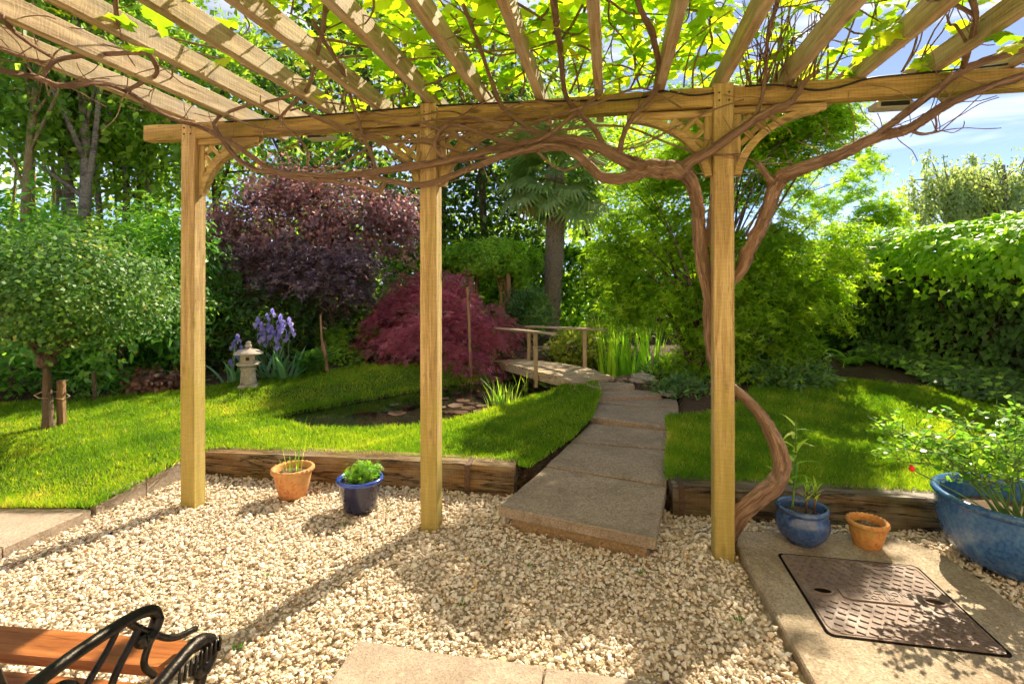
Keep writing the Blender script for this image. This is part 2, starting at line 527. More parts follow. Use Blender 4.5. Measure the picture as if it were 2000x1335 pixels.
# ------------------------------------------------------------------ plan of the place
EB = Vector((.982, -.189, 0)).normalized()      # along the pergola beam, to the right
EN = Vector((.189, .982, 0)).normalized()       # across it, away from the house

def ss(t):
    t = np.clip(t, 0, 1); return t * t * (3 - 2 * t)

def poly_sd(poly, x, y):
    """signed distance to a polygon, negative inside"""
    px = np.asarray([p[0] for p in poly]); py = np.asarray([p[1] for p in poly])
    d = np.full(x.shape, 1e9); ins = np.zeros(x.shape, bool)
    for i in range(len(poly)):
        j = (i + 1) % len(poly)
        ax, ay, bx, by = px[i], py[i], px[j], py[j]
        ex, ey = bx - ax, by - ay
        t = np.clip(((x - ax) * ex + (y - ay) * ey) / max(ex * ex + ey * ey, 1e-12), 0, 1)
        d = np.minimum(d, np.hypot(x - ax - t * ex, y - ay - t * ey))
        if abs(by - ay) > 1e-12:
            ins ^= ((ay > y) != (by > y)) & (x < ex * (y - ay) / (by - ay) + ax)
    return np.where(ins, -d, d)

def vnoise(x, y, s=1.0, seed=0):
    return (np.sin(x * 1.7 * s + seed) * np.cos(y * 2.1 * s - seed * 1.3) + .5 * np.sin(x * 3.9 * s - y * 2.7 * s + seed * 2.1) + .25 * np.cos(x * 7.1 * s + y * 6.3 * s + seed)) / 1.75

WATER_Z = 0.08
gp = lambda u, v, z=WATER_Z: tuple(G(u, v, z)[:2])
POND = [gp(528, 822), gp(600, 841), gp(700, 843), gp(800, 838), gp(880, 826), gp(945, 810), gp(985, 797), (.15, 5.75), (.42, 6.05),
        (1.0, 6.55), (1.75, 6.75), (2.2, 7.3), (1.9, 8.0), (1.2, 8.1), (.7, 7.7), (.15, 7.15), gp(930, 749), gp(870, 754), gp(800, 766), gp(740, 777), gp(680, 788), gp(620, 799), gp(570, 809)]
SLABS = [  # path slabs: corner points far-left, far-right, near-right, near-left (photo pixels) and top height
    ((1064, 911), (1303, 950), (1281, 1052), (973, 988), .120),
    ((1113, 864), (1312, 880), (1303, 947), (1066, 908), .122),
    ((1152, 826), (1325, 843), (1313, 877), (1115, 861), .124),
    ((1165, 789), (1326, 797), (1327, 835), (1153, 814), .165),
    ((1168, 772), (1322, 778), (1326, 795), (1165, 786), .167),
    ((1163, 755), (1284, 764), (1292, 771), (1168, 774), .215),
    ((1126, 742), (1237, 748), (1240, 752), (1160, 757), .262),
]
PATH_POLY = []
_l = []; _r = []
for fl, fr, nr, nl, z in SLABS:
    _l += [tuple(G(*nl, z)[:2]), tuple(G(*fl, z)[:2])]; _r += [tuple(G(*nr, z)[:2]), tuple(G(*fr, z)[:2])]
PATH_POLY = _l + _r[::-1]
FRONT = [(-30, 3.14), (-2.62, 3.12), (-2.60, 3.14), (-2.43, 3.68), (-2.34, 3.90), (.02, 3.53), (.30, 3.5), (.94, 3.24), (2.1, 3.06), (4, 2.78), (30, -1)]
LAWN_L = [(-9, 3.10), (-2.54, 3.09), (-2.345, 3.66), (-2.25, 3.90), (0.0, 3.565), (.10, 3.50)] + _l[3:12] + [(.82, 5.98), (.40, 6.05), (.1, 6.3), (-.3, 6.9), (-.75, 7.25), (-1.3, 6.98), (-1.9, 6.62),
         (-2.35, 6.28), (-3.0, 5.9), (-3.55, 5.52), (-4.3, 5.2), (-5.0, 5.0), (-9, 4.9)]
LAWN_R = [(1.00, 3.26), (2.1, 3.10), (3.2, 3.0), (4.6, 2.85), (5.0, 4.6), (4.95, 5.0), (4.55, 5.6), (4.0, 5.98), (3.5, 6.15), (3.05, 6.1), (2.72, 5.75), (2.45, 5.3), (2.1, 4.9), (1.72, 4.72), (1.42, 4.68), (1.30, 4.2), (1.10, 3.6)]

def base_height(x, y):
    z = .145 + .13 * ss((y - 3.8) / 3.0) + .009 * vnoise(x, y, .8, 2)
    left = ss((-2.15 - x) / .25)
    z = z - left * .10 * np.exp(-((y - 3.05) / .5) ** 2)
    z = z + .06 * ss((y - 7) / 6) * 1.0
    z = z + .04 * np.exp(-(((x + 1.9) / .9) ** 2 + ((y - 6.55) / .45) ** 2))     # bank behind the pond
    return z

def height(x, y):
    x = np.asarray(x, float); y = np.asarray(y, float)
    z = base_height(x, y)
    d = poly_sd(POND, x, y)
    near = ss((5.9 - y) / .5)
    bank = .30 + .65 * near
    t = ss(d / bank)
    z = np.where(d < bank, (WATER_Z + .015) * (1 - t) + z * t, z)
    z = np.where(d < 0, np.maximum(-.45, WATER_Z + .015 + d * 1.8), z)
    return z

def hz(x, y): return float(height(np.array([x]), np.array([y]))[0])

# ------------------------------------------------------------------ ground
def earth_mat(name, a, b, c, sc=40):
    m = Mat(name)
    co = m.coords((1, 1, 1), False)
    big = m.noise(co, 1.1, 5, .6); mid = m.noise(co, sc, 5, .7); v = m.n('TexVoronoi', {'Vector': co, 'Scale': sc * 1.6}, feature='F1')
    col = m.mix(.5, m.ramp(big, [(.35, a), (.65, b)]), m.ramp(mid, [(.35, a), (.68, c)]))
    col = m.mix(.35, col, m.ramp(v.outputs['Color'], [(.1, a), (.55, b), (.95, c)]))
    return m.finish(col, .95, m.bump(m.mix(.5, mid, v.outputs['Distance']), .9, .03), .2)

M['soil'] = earth_mat('bark_mulch_soil', (.040, .024, .015), (.085, .052, .032), (.19, .125, .08))
M['far_ground'] = earth_mat('rough_ground', (.03, .04, .012), (.06, .075, .02), (.10, .10, .04), 3)
M['turf'] = earth_mat('turf_thatch', (.05, .085, .010), (.09, .15, .018), (.15, .19, .03), 60)
M['gravel_base'] = earth_mat('gravel_bed', (.34, .25, .15), (.52, .41, .27), (.66, .55, .40), 45)

me = build_mesh('ground', [(-400, -120, -.09), (400, -120, -.09), (400, 900, -.09), (-400, 900, -.09)], [[0, 1, 2, 3]], M['far_ground'])
tag(link('ground', me), 'rough open ground around the garden', None, None, 'structure')

def grid_sheet(name, x0, x1, y0, y1, step, zfun, mat, keep=None, label=None, kind='structure'):
    xs = np.arange(x0, x1 + step / 2, step); ys = np.arange(y0, y1 + step / 2, step)
    X, Y = np.meshgrid(xs, ys); Z = zfun(X, Y)
    V = np.stack([X, Y, Z], -1).reshape(-1, 3)
    nx, ny = len(xs), len(ys)
    i = np.arange(nx * ny).reshape(ny, nx)
    F = np.stack([i[:-1, :-1], i[:-1, 1:], i[1:, 1:], i[1:, :-1]], -1).reshape(-1, 4)
    if keep is not None:
        k = keep(X, Y).reshape(-1)
        F = F[k[F].all(1)]
        used = np.unique(F); mp = np.full(len(V), -1); mp[used] = np.arange(len(used))
        V = V[used]; F = mp[F]
    o = link(name, build_mesh(name, V, F, mat, True))
    return tag(o, label, None, None, kind)

def behind_front(X, Y):
    fx = np.array([p[0] for p in FRONT]); fy = np.array([p[1] for p in FRONT])
    return Y - np.interp(X, fx, fy)

def soil_z(X, Y):
    z = height(X, Y) - .006
    z = z + .012 * vnoise(X, Y, 6, 1) * (poly_sd(POND, X, Y) > .2)
    z = np.where(poly_sd(PATH_POLY, X, Y) < .04, np.minimum(z, .085 + .05 * (Y > 4.55) + .06 * (Y > 5.6)) - .03, z)
    return np.where(behind_front(X, Y) < 0, -.075, z)

grid_sheet('soil_bed', -12, 12, 2.4, 15, .08, soil_z, M['soil'], label='dark mulched soil of the planting beds')

def lawn_z(X, Y):
    return height(X, Y) + .012 + .004 * vnoise(X, Y, 9, 3)
grid_sheet('lawn', -9, .95, 3.1, 7.4, .04, lawn_z, M['turf'], lambda X, Y: (poly_sd(LAWN_L, X, Y) < .035) & (poly_sd(POND, X, Y) > -.015), 'mown lawn curving round the garden pond')
grid_sheet('lawn', 0.95, 5.1, 2.8, 6.3, .04, lawn_z, M['turf'], lambda X, Y: poly_sd(LAWN_R, X, Y) < .035, 'mown lawn between the path and the ivy hedge')

def gravel_z(X, Y):
    return -.02 + .008 * vnoise(X, Y, 2.5, 5)
grid_sheet('gravel_bed', -8, 9, -2.4, 4.0, .10, gravel_z, M['gravel_base'], lambda X, Y: behind_front(X, Y) < .06, 'bed of cream limestone gravel under the pergola')

# unseen house front where the rafters run, added for its warm bounced light
M['render_wall'] = stone_mat('cream_wall_render', (.60, .48, .32), (.70, .58, .41), (.76, .66, .50), 90, bump=.1)
wl0 = Vector((-1.994, 3.227, 0)) - EN * 4.80
mb = MB(); mb.box(wl0 + EB * 1.9 + Vector((0, 0, 2.4)), (13, .3, 5.0), axes(EB).to_3x3())
tag(mb.build('wall', M['render_wall']), None, None, None, 'structure')

# water
m = Mat('pond_water')
co = m.coords((1, 1, 1), False)
rip = m.noise(co, 9, 3, .5)
M['water'] = m.finish((.012, .016, .008), .04, m.bump(rip, .05, .01), .5)
xs = [p[0] for p in POND]
wm = MB(); wm.add([(p[0], p[1], WATER_Z) for p in POND], [list(range(len(POND)))])
bm = bmesh.new(); me = wm.mesh('pond_water', M['water']); bm.from_mesh(me)
bmesh.ops.recalc_face_normals(bm, faces=bm.faces)
bm.to_mesh(me); bm.free()
if me.polygons[0].normal.z < 0: me.flip_normals()
tag(link('pond_water', me), 'dark still water of the garden pond', None, None, 'structure')

# ------------------------------------------------------------------ path, paving, kerb, sleepers
def slab_object(name, pts, z, thick, mat, parent=None, rough=.004):
    """pts far-left, far-right, near-right, near-left; irregular riven slab"""
    n = 6
    c = [Vector((p[0], p[1], 0)) for p in pts]
    edge = []
    for a, b in ((c[3], c[2]), (c[2], c[1]), (c[1], c[0]), (c[0], c[3])):
        for k in range(n):
            t = k / n
            p = a.lerp(b, t)
            if k: p += Vector((random.uniform(-rough, rough), random.uniform(-rough, rough), 0))
            edge.append(p)
    mb = MB(); mb.prism([(p.x, p.y) for p in edge], z - thick, z, .006)
    o = mb.build(name, mat, parent)
    return o

path = thing('path', 'stepped path of brown stone slabs leading up to the bridge', None, G(1150, 870, .1), None, 'structure')
for k, (fl, fr, nr, nl, z) in enumerate(SLABS):
    pts = [G(*q, z) for q in (fl, fr, nr, nl)]
    c = sum((Vector(p) for p in pts), Vector()) / 4
    pts = [Vector(p).lerp(c, .006) for p in pts]
    slab_object('slab', pts, z, .055, M['slab'], path)
# lower course under the cantilevered first slab and the risers of the steps
fl, fr, nr, nl, z = SLABS[0]
pts = [G(*q, z) for q in (fl, fr, nr, nl)]
c = sum((Vector(p) for p in pts), Vector()) / 4
low = [pts[0].lerp(c, .05), pts[1].lerp(c, .1), pts[2].lerp(c, .12), pts[3].lerp(c, .14)]
slab_object('support_slab', low, .062, .10, M['slab_riser'], path, .008)
for k in (3, 5, 6):
    fl, fr, nr, nl, z = SLABS[k]
    pts = [G(*q, z) for q in (fl, fr, nr, nl)]
    c = sum((Vector(p) for p in pts), Vector()) / 4
    low = [p.lerp(c, .06) for p in pts]
    slab_object('support_slab', low, z - .057, .10, M['slab_riser'], path)

# foreground paving slabs
A = G(700, 1249, .022)
fore = thing('paving', 'row of buff paving slabs set flush in the gravel', None, A, None, 'structure')
for k in range(3):
    o_ = A + EB * (k * .727)
    w_ = .72
    slab_object('slab', [o_, o_ + EB * w_, o_ + EB * w_ - EN * .6, o_ - EN * .6], .022, .06, M['paving'], fore)
left_paving = thing('paving', 'pale paved terrace corner beside the lawn', None, (-2.8, 2.9, 0), None, 'structure')
cL = G(177, 994, .045)
for (a, b) in ((0, .45), (.457, .95)):
    for (s, e) in ((0, .62), (.627, 1.24), (1.247, 1.86)):
        p0 = cL - EB * s; p1 = cL - EB * e
        q = [p1 - EN * a, p0 - EN * a, p0 - EN * b, p1 - EN * b]
        slab_object('slab', q, .045, .07, M['paving'], left_paving)

# kerb stones
kd = (G(350, 940, 0) - G(190, 1002, 0)).normalized()
k0 = G(188, 1003, 0)
def kerb(name, s0, s1, h0, h1, label):
    pts = []; n = kd.cross(Vector((0, 0, 1))) * -1
    mb = MB()
    N = 6
    for i in range(N + 1):
        t = i / N; p = k0 + kd * (s0 + (s1 - s0) * t); h = h0 + (h1 - h0) * (1 - (1 - t) ** 1.6)
        for (off, zz) in ((0, -.06), (0, h - .012), (.012, h), (.05, h), (.06, h - .01), (.06, -.06)):
            pts.append(p - n * off * -1 + Vector((0, 0, zz)))
    fs = []
    for i in range(N):
        for k in range(6):
            j = (k + 1) % 6
            fs.append([i * 6 + k, i * 6 + j, i * 6 + 6 + j, i * 6 + 6 + k])
    fs += [[0, 1, 2, 3, 4, 5], [N * 6 + k for k in range(6)][::-1]]
    mb.add(pts, fs)
    return tag(mb.build(name, M['kerb']), label, 'kerb stone')
kerb('kerb_stone', 0, .30, .052, .108, 'short tapered kerb stone ending at the paved corner')
kerb('kerb_stone', .306, .80, .108, .152, 'long grey kerb stone between the lawn and the first pergola post')

# sleepers
def sleeper(label, p0, p1, hgt, depth, mat, straps):
    p0 = Vector(p0); p1 = Vector(p1); d = (p1 - p0).normalized(); n = Vector((-d.y, d.x, 0))
    e = thing('railway_sleeper', label, 'sleeper', p0)
    c0 = p0 + n * depth / 2 + Vector((0, 0, (hgt - .06) / 2)); c1 = p1 + n * depth / 2 + Vector((0, 0, (hgt - .06) / 2))
    timber('beam', c0, c1, depth, hgt + .06, mat, e, bevel=.014, segs=26, warp=.005)
    for s in straps:
        q = p0 + d * s
        mb = MB(); R = axes(d).to_3x3()
        mb.box(q + Vector((0, 0, hgt / 2)) - n * .0085, (.035, .006, hgt + .02), R)
        mb.box(q + n * depth * .45 + Vector((0, 0, hgt + .0115)), (.035, depth * .95, .006), R)
        mb.build('strap', M['rust_strap'], e)
    return e
M['rust_strap'] = plain_mat('rusty_strap', (.10, .06, .04), .7, .3, .4, 40)
sleeper('brown timber sleeper edging the lawn behind the left pots', G(330, 920, 0), G(1003, 966, 0), .166, .2, M['sleeper'], [2.28])
sleeper('dark mossy timber sleeper edging the lawn behind the right pots', G(1314, 1003, 0), G(1312, 1003, 0) + Vector((2.4, -.35, 0)), .165, .2, M['sleeper_dark'], [.05])

# concrete apron with the inspection cover
z0 = .028
apron = [G(1437, 1036, z0), G(1700, 1042, z0), G(1760, 1052, z0), G(1830, 1074, z0), G(1900, 1120, z0), G(2010, 1200, z0), Vector((2.15, 1.2, z0)), Vector((.93, 1.2, z0)), G(1590, 1335, z0), G(1437, 1060, z0)]
edge = []
for i in range(len(apron)):
    a, b = apron[i], apron[(i + 1) % len(apron)]
    for k in range(8):
        p = a.lerp(b, k / 8); edge.append((p.x + random.uniform(-.004, .004), p.y + random.uniform(-.004, .004)))
edge = edge[::-1]
mb = MB(); mb.prism(edge, -.06, z0, .008)
o = mb.build('paving', M['concrete']); tag(o, 'stained concrete slab around the inspection cover', None, None, 'structure')

cA = G(1523, 1082, z0); cdir = -EN * 1.0; cx = EB
cov = thing('inspection_cover', 'rusty cast iron inspection cover set in the concrete slab', 'manhole cover', cA + EB * .3 - EN * .3)
CW = .605; zc = z0 + .004
def cpt(a, b): return cA + EB * a - EN * b
def rrect(x0, x1, y0, y1, r, n=5):
    out = []
    for (cx_, cy_, a0) in ((x1 - r, y0 + r, -90), (x1 - r, y1 - r, 0), (x0 + r, y1 - r, 90), (x0 + r, y0 + r, 180)):
        for k in range(n + 1):
            a_ = math.radians(a0 + 90 * k / n); out.append((cx_ + r * math.cos(a_), cy_ + r * math.sin(a_)))
    return out
def cover_prism(pts, za, zb, name, mat, parent, bev=0.0):
    q = [cpt(a, b) for a, b in pts]
    area = sum(q[i].x * q[(i + 1) % len(q)].y - q[(i + 1) % len(q)].x * q[i].y for i in range(len(q)))
    if area < 0: q = q[::-1]
    mb = MB(); mb.prism([(p.x, p.y) for p in q], za, zb, bev)
    return mb.build(name, mat, parent)
cover_prism(rrect(-.012, CW + .012, -.012, CW + .012, .03), z0 - .02, z0 + .0015, 'joint', M['void'], cov)
cover_prism(rrect(0, CW, 0, CW, .025), z0 - .02, zc, 'plate', M['cover'], cov)
border = rrect(.010, CW - .010, .010, CW - .010, .05)
q = [cpt(a, b) for a, b in border]
mb = MB(); mb.tube([(p.x, p.y, zc) for p in q] + [(q[0].x, q[0].y, zc)], .003, 6)
mb.build('raised_border', M['cover'], cov)
# name plate with lettering
NP = [(.155, .275), (.185, .255), (.425, .255), (.455, .275), (.455, .335), (.425, .355), (.185, .355), (.155, .335)]
plate = cover_prism(NP, zc - .001, zc + .006, 'name_plate', M['cover'], cov, .002)
def text_part(body, size, ca, cb, z, depth, mat, parent, name='lettering'):
    cu = bpy.data.curves.new(name, 'FONT'); cu.body = body; cu.size = size; cu.extrude = depth
    cu.align_x = 'CENTER'; cu.align_y = 'CENTER'; cu.space_character = 1.12
    to = bpy.data.objects.new(name, cu)
    COL.objects.link(to)
    bpy.context.view_layer.update()
    me = bpy.data.meshes.new_from_object(to.evaluated_get(bpy.context.evaluated_depsgraph_get()))
    bpy.data.objects.remove(to); bpy.data.curves.remove(cu)
    me.materials.clear(); me.materials.append(mat)
    p = cpt(ca, cb)
    return link(name, me, parent, axes(EB, (0, 0, 1), (p.x, p.y, z)))
text_part('INSPECTION', .040, .305, .287, zc + .007, .002, M['cover'], plate)
text_part('COVER', .040, .305, .329, zc + .007, .002, M['cover'], plate)
# lifting recesses: flat near-black discs paint the shade of a hollow
holes = []
for ha in (.085, .525):
    hb = .305
    ring = [(ha + .042 * math.cos(t) * 1.0, hb + .026 * math.sin(t)) for t in np.linspace(0, 2 * math.pi, 20, endpoint=False)]
    kh = cover_prism(ring, zc - .002, zc + .0007, 'recess_shade', M['void'], cov)
    q = [cpt(a, b) for a, b in ring]
    mb = MB(); mb.tube([(p.x, p.y, zc + .001) for p in q] + [(q[0].x, q[0].y, zc + .001)], .006, 6)
    mb.build('recess_rim', M['cover'], kh)
    holes.append((ha, hb))
# raised studs in a diagonal pattern
st = MB(); st.box((0, 0, .0022), (.030, .013, .0045), None, .0015)
stud_me = st.mesh('stud', M['cover'])
first = None
for r_ in range(15):
    for c_ in range(13):
        a = .035 + c_ * .0445 + (.022 if r_ % 2 else 0); b = .030 + r_ * .039
        if a > CW - .025 or b > CW - .022: continue
        if .135 < a < .475 and .235 < b < .375: continue
        if any(abs(a - h_[0]) < .062 and abs(b - h_[1]) < .046 for h_ in holes): continue
        p = cpt(a, b)
        mx = axes(EB, (0, 0, 1), (p.x, p.y, zc)) @ Matrix.Rotation(math.radians(-28 if (r_ + c_) % 1 == 0 else 28), 4, 'Z')
        link('stud', stud_me, cov, mx)
# ------------------------------------------------------------------ pergola
POST_W = .10
cornerL = Vector((-1.994, 3.227, 0)); cornerR = Vector((1.136, 2.625, 0))
bay = (cornerR - cornerL) / 2
ctr = [cornerL + bay * k - EB * .05 + EN * .05 for k in (0, 1, 2, 3.45)]
BT, BB = 2.41, 2.31
perg = thing('pergola', 'large weathered timber pergola with posts, beam and long rafters', 'pergola', ctr[1])
UPN = -EN
for k, c in enumerate(ctr):
    po = timber('post', c + Vector((0, 0, -.08)), c + Vector((0, 0, BT + .012)), POST_W, POST_W, M['post'], perg, up=UPN, bevel=.006, segs=24, warp=.0012)
    for dz in (.035, .075):
        for dx in (-.024, .024):
            mb = MB(); p = c + EB * dx - EN * .052 + Vector((0, 0, BT - dz))
            mb.tube([p + EN * .004, p - EN * .002], [.0055, .0045], 8); mb.build('nail_head', M['rust_strap'], po)
# beam runs between the posts, front face set back 12 mm
bo = EN * .0
zc_ = (BT + BB) / 2
endL = ctr[0] - EB * .335
timber('beam_end', endL + Vector((0, 0, zc_)), ctr[0] - EB * .051 + Vector((0, 0, zc_)), .075, .10, M['beam'], perg, segs=6, end_cut=0)
for k in range(3):
    timber('beam', ctr[k] + EB * .051 + Vector((0, 0, zc_)), ctr[k + 1] - EB * .051 + Vector((0, 0, zc_)), .075, .10, M['beam'], perg, segs=16, warp=.0018)
timber('beam', ctr[3] + EB * .051 + Vector((0, 0, zc_)), ctr[3] + EB * .5 + Vector((0, 0, zc_)), .075, .10, M['beam'], perg, segs=6)
# rafters
RH, RW = .097, .046
spacing = bay.length / 5
rme = [timber_mesh('rafter', 5.15, RW, RH, M['rafter'], bevel=.004, segs=18, warp=.0022, end_cut=.10) for _ in range(4)]
BTR = BT - .012
for k in range(0, 15):
    c = ctr[0] + EB * (k * spacing)
    if k in (0, 5, 10): c = c + EB * .0
    z = BTR + RH / 2 + (.026 if k % 5 == 0 else .013)
    p = c - EN * 4.6 + Vector((0, 0, z))
    link('rafter', rme[k % 4], perg, axes(EN, (0, 0, 1), p))
# corner braces with lattice
def spandrel(post_c, side):
    """side +1: to the right of the post"""
    S = .385; SV = .32
    d = EB * side
    base = post_c + d * .051 + Vector((0, 0, BB - .004))
    B = lambda a, b, n=0.0: base + d * a + Vector((0, 0, -b)) + EN * n
    tc = timber('brace', B(0, .019), B(S + .05, .019), .045, .036, M['brace'], perg, segs=4)
    timber('upright', B(.018, .037), B(.018, SV + .03), .042, .030, M['brace'], tc, up=UPN, segs=4)
    # curved member: quarter-arch hollow towards the opening
    N = 12; path_ = []
    for i in range(N + 1):
        t = math.pi / 2 * i / N
        # arc centred at (S,S) radius S-... bulging to the corner, flattened
        a = S * (1 - math.cos(t) * .80 - .20 * (1 - i / N)); b = SV * (1 - math.sin(t) * .80 - .20 * (i / N))
        path_.append((a + .02, b + .03))
    mb = MB(); pts = []; fs = []
    for i, (a, b) in enumerate(path_):
        q0 = path_[max(0, i - 1)]; q1 = path_[min(N, i + 1)]
        tx, ty = q1[0] - q0[0], q1[1] - q0[1]; l = math.hypot(tx, ty); nx_, ny_ = -ty / l, tx / l
        for (o_, n_) in ((-.018, -.024), (.018, -.024), (.018, .024), (-.018, .024)):
            pts.append(B(a + nx_ * o_, b + ny_ * o_, n_))
    for i in range(N):
        for k in range(4):
            j = (k + 1) % 4; fs.append([i * 4 + k, i * 4 + j, i * 4 + 4 + j, i * 4 + 4 + k])
    fs += [[0, 1, 2, 3], [N * 4 + 3, N * 4 + 2, N * 4 + 1, N * 4]]
    mb.add(pts, fs); me = mb.mesh('curved_brace', M['brace'])
    bm = bmesh.new(); bm.from_mesh(me); bmesh.ops.recalc_face_normals(bm, faces=bm.faces); bm.to_mesh(me); bm.free()
    cb = link('curved_brace', me, perg)
    # lattice slats, at 45 degrees, clipped by the frame
    def inside(a, b):
        if a < .036 or b < .037: return False
        best = min(((a - p[0]) ** 2 + (b - p[1]) ** 2, i) for i, p in enumerate(path_))
        p = path_[best[1]]
        return (a + b) < (p[0] + p[1]) - .012
    for fam in (0, 1):
        for off in np.arange(-.36, .62, .098):
            run = []
            for t in np.linspace(-.1, .6, 141):
                if fam == 0: a, b = t, off + t + .03          # falls away from the post
                else: a, b = t, off - t
                if inside(a, b): run.append((a, b))
            if len(run) > 6:
                (a0, b0), (a1, b1) = run[0], run[-1]
                timber('lattice_slat', B(a0, b0, -.004 + .011 * fam), B(a1, b1, -.004 + .011 * fam), .009, .027, M['brace'], cb, up=Vector((0, 0, 1)), bevel=.002, segs=1, warp=0)
spandrel(ctr[0], 1); spandrel(ctr[1], -1); spandrel(ctr[1], 1); spandrel(ctr[2], -1); spandrel(ctr[2], 1)

# floodlights fixed under the rafters behind the beam
def floodlight(c, label):
    e = thing('floodlight', label, 'light fitting', c, 'floodlights under the pergola beam')
    R = axes(EB).to_3x3()
    mb = MB(); mb.box(c, (.17, .10, .035), R, .006); mb.build('housing', M['lamp_grey'], e)
    mb = MB(); mb.box(Vector(c) - EN * .053 + Vector((0, 0, -.004)), (.13, .008, .022), R); mb.build('lens', M['black'], e)
    mb = MB(); mb.box(Vector(c) + Vector((0, 0, .06)) + EN * .03, (.03, .012, .10), R); mb.build('bracket', M['lamp_grey'], e)
floodlight(P(628, 268, 3.32), 'grey floodlight under the beam between the first two posts')
floodlight(P(1738, 207, 2.72), 'grey floodlight under the beam at the far right')
# black cable along the beam
def beam_pt(u, v, off=0.0):
    """photo pixel -> point on the vertical plane of the beam, off metres towards the garden"""
    d = Vector(((u - 1000) / FPX, 1.0, -(v - HOR) / FPX)); o_ = Vector((0, 0, EYE))
    n = EN; t = ((ctr[0] + EN * off - o_).dot(n)) / d.dot(n)
    return o_ + d * t
cp = [beam_pt(u, v, -.043) for u, v in ((440, 238), (560, 231), (700, 219), (815, 209), (880, 205), (1000, 200), (1120, 197), (1200, 196), (1262, 189), (1300, 178), (1350, 186), (1395, 182))]
mb = MB(); mb.tube(spline(cp, 5), .005, 6)
cp2 = [beam_pt(u, v, -.043) for u, v in ((1455, 168), (1520, 166), (1590, 176), (1640, 170), (1700, 153), (1800, 143), (1900, 133), (2000, 122))]
mb2 = MB(); mb2.tube(spline(cp2, 5), .005, 6)
tag(mb.build('cable', M['black'], None, True), 'black cable tacked along the beam between the first and third posts', 'cable')
tag(mb2.build('cable', M['black'], None, True), 'black cable sagging along the beam right of the third post', 'cable')
# ------------------------------------------------------------------ foliage tools
def norm_rows(a):
    return a / np.maximum(np.linalg.norm(a, axis=1, keepdims=True), 1e-9)

T_KITE = (np.array([(0, 0, 0), (-.30, .42, .07), (0, 1, -.04), (.30, .42, .07)]), np.array([(0, 3, 2, 1)]))
T_ROUND = (np.array([(0, 0, 0), (-.42, .40, .05), (0, .95, -.03), (.42, .40, .05)]), np.array([(0, 3, 2, 1)]))
T_LANCE = (np.array([(0, 0, 0), (-.17, .40, .05), (0, 1, -.10), (.17, .40, .05)]), np.array([(0, 3, 2, 1)]))
T_NEEDLE = (np.array([(-.06, 0, 0), (.06, 0, 0), (0, 1, 0)]), np.array([(0, 1, 2)]))
T_IVY = (np.array([(0, 0, 0), (-.50, .02, -.04), (-.30, .45, .03), (0, 1, -.06), (.30, .45, .03), (.50, .02, -.04)]), np.array([(0, 2, 1), (0, 3, 2), (0, 4, 3), (0, 5, 4)]))
def star(n, spread, width, droop=.12):
    v = []; f = []
    for i in range(n):
        a = (i / (n - 1) - .5) * spread; l = 1.0 - .45 * abs(i / (n - 1) - .5) * 2
        d = np.array((math.sin(a), math.cos(a), 0)); p = np.array((math.cos(a), -math.sin(a), 0))
        v += [d * l * .22 - p * width * l + (0, 0, .02), d * l + (0, 0, -droop), d * l * .22 + p * width * l + (0, 0, .02)]
        f.append((3 * i, 3 * i + 1, 3 * i + 2))
    return np.array(v), np.array(f)
T_PALM5 = star(5, 3.6, .16)
T_LACE = star(5, 2.8, .07, .25)

def leaf_mesh(name, pts, size, templ, mat, normal, along=None, rnd=None, rng=RNG, smooth=False):
    tv, tf = templ
    n = len(pts)
    N_ = norm_rows(normal)
    A = rng.normal(size=(n, 3)) if along is None else along + rng.normal(size=(n, 3)) * .25
    A = A - N_ * (A * N_).sum(1, keepdims=True); A = norm_rows(A)
    B = np.cross(A, N_)
    s = np.asarray(size).reshape(-1, 1, 1) * np.ones((n, 1, 1))
    V = pts[:, None, :] + s * (tv[None, :, 0:1] * B[:, None, :] + tv[None, :, 1:2] * A[:, None, :] + tv[None, :, 2:3] * N_[:, None, :])
    k = len(tv)
    F = (tf[None] + (np.arange(n) * k)[:, None, None]).reshape(-1, tf.shape[1])
    if rnd is None: rnd = rng.random(n)
    return build_mesh(name, V.reshape(-1, 3), F, mat, smooth, {'rnd': np.repeat(np.clip(rnd, 0, 1), k)})

def in_ellipsoid(n, c, r, shell=0.0, rng=RNG):
    d = norm_rows(rng.normal(size=(n, 3)))
    t = (shell ** 3 + (1 - shell ** 3) * rng.random((n, 1))) ** (1 / 3)
    return np.asarray(c) + d * t * np.asarray(r)

def clump_leaves(cents, per, rad, center, flat=.6, up=.7, out=.5, jit=.6, rng=RNG, drop=0.0):
    """leaves gathered round clump centres; returns points, normals, random value"""
    K = len(cents)
    idx = np.repeat(np.arange(K), per)
    rr = np.asarray(rad) * np.ones(K)
    off = rng.normal(size=(len(idx), 3)) * np.array((1, 1, flat)) * rr[idx][:, None] * .62
    pts = cents[idx] + off
    if drop: pts[:, 2] -= drop * (off[:, 0] ** 2 + off[:, 1] ** 2) / np.maximum(rr[idx], .01)
    nrm = norm_rows(pts - np.asarray(center)) * out + np.array((0, 0, up)) + rng.normal(size=pts.shape) * jit
    crv = rng.random(K)
    rnd = crv[idx] * .55 + rng.random(len(idx)) * .45
    return pts, nrm, rnd

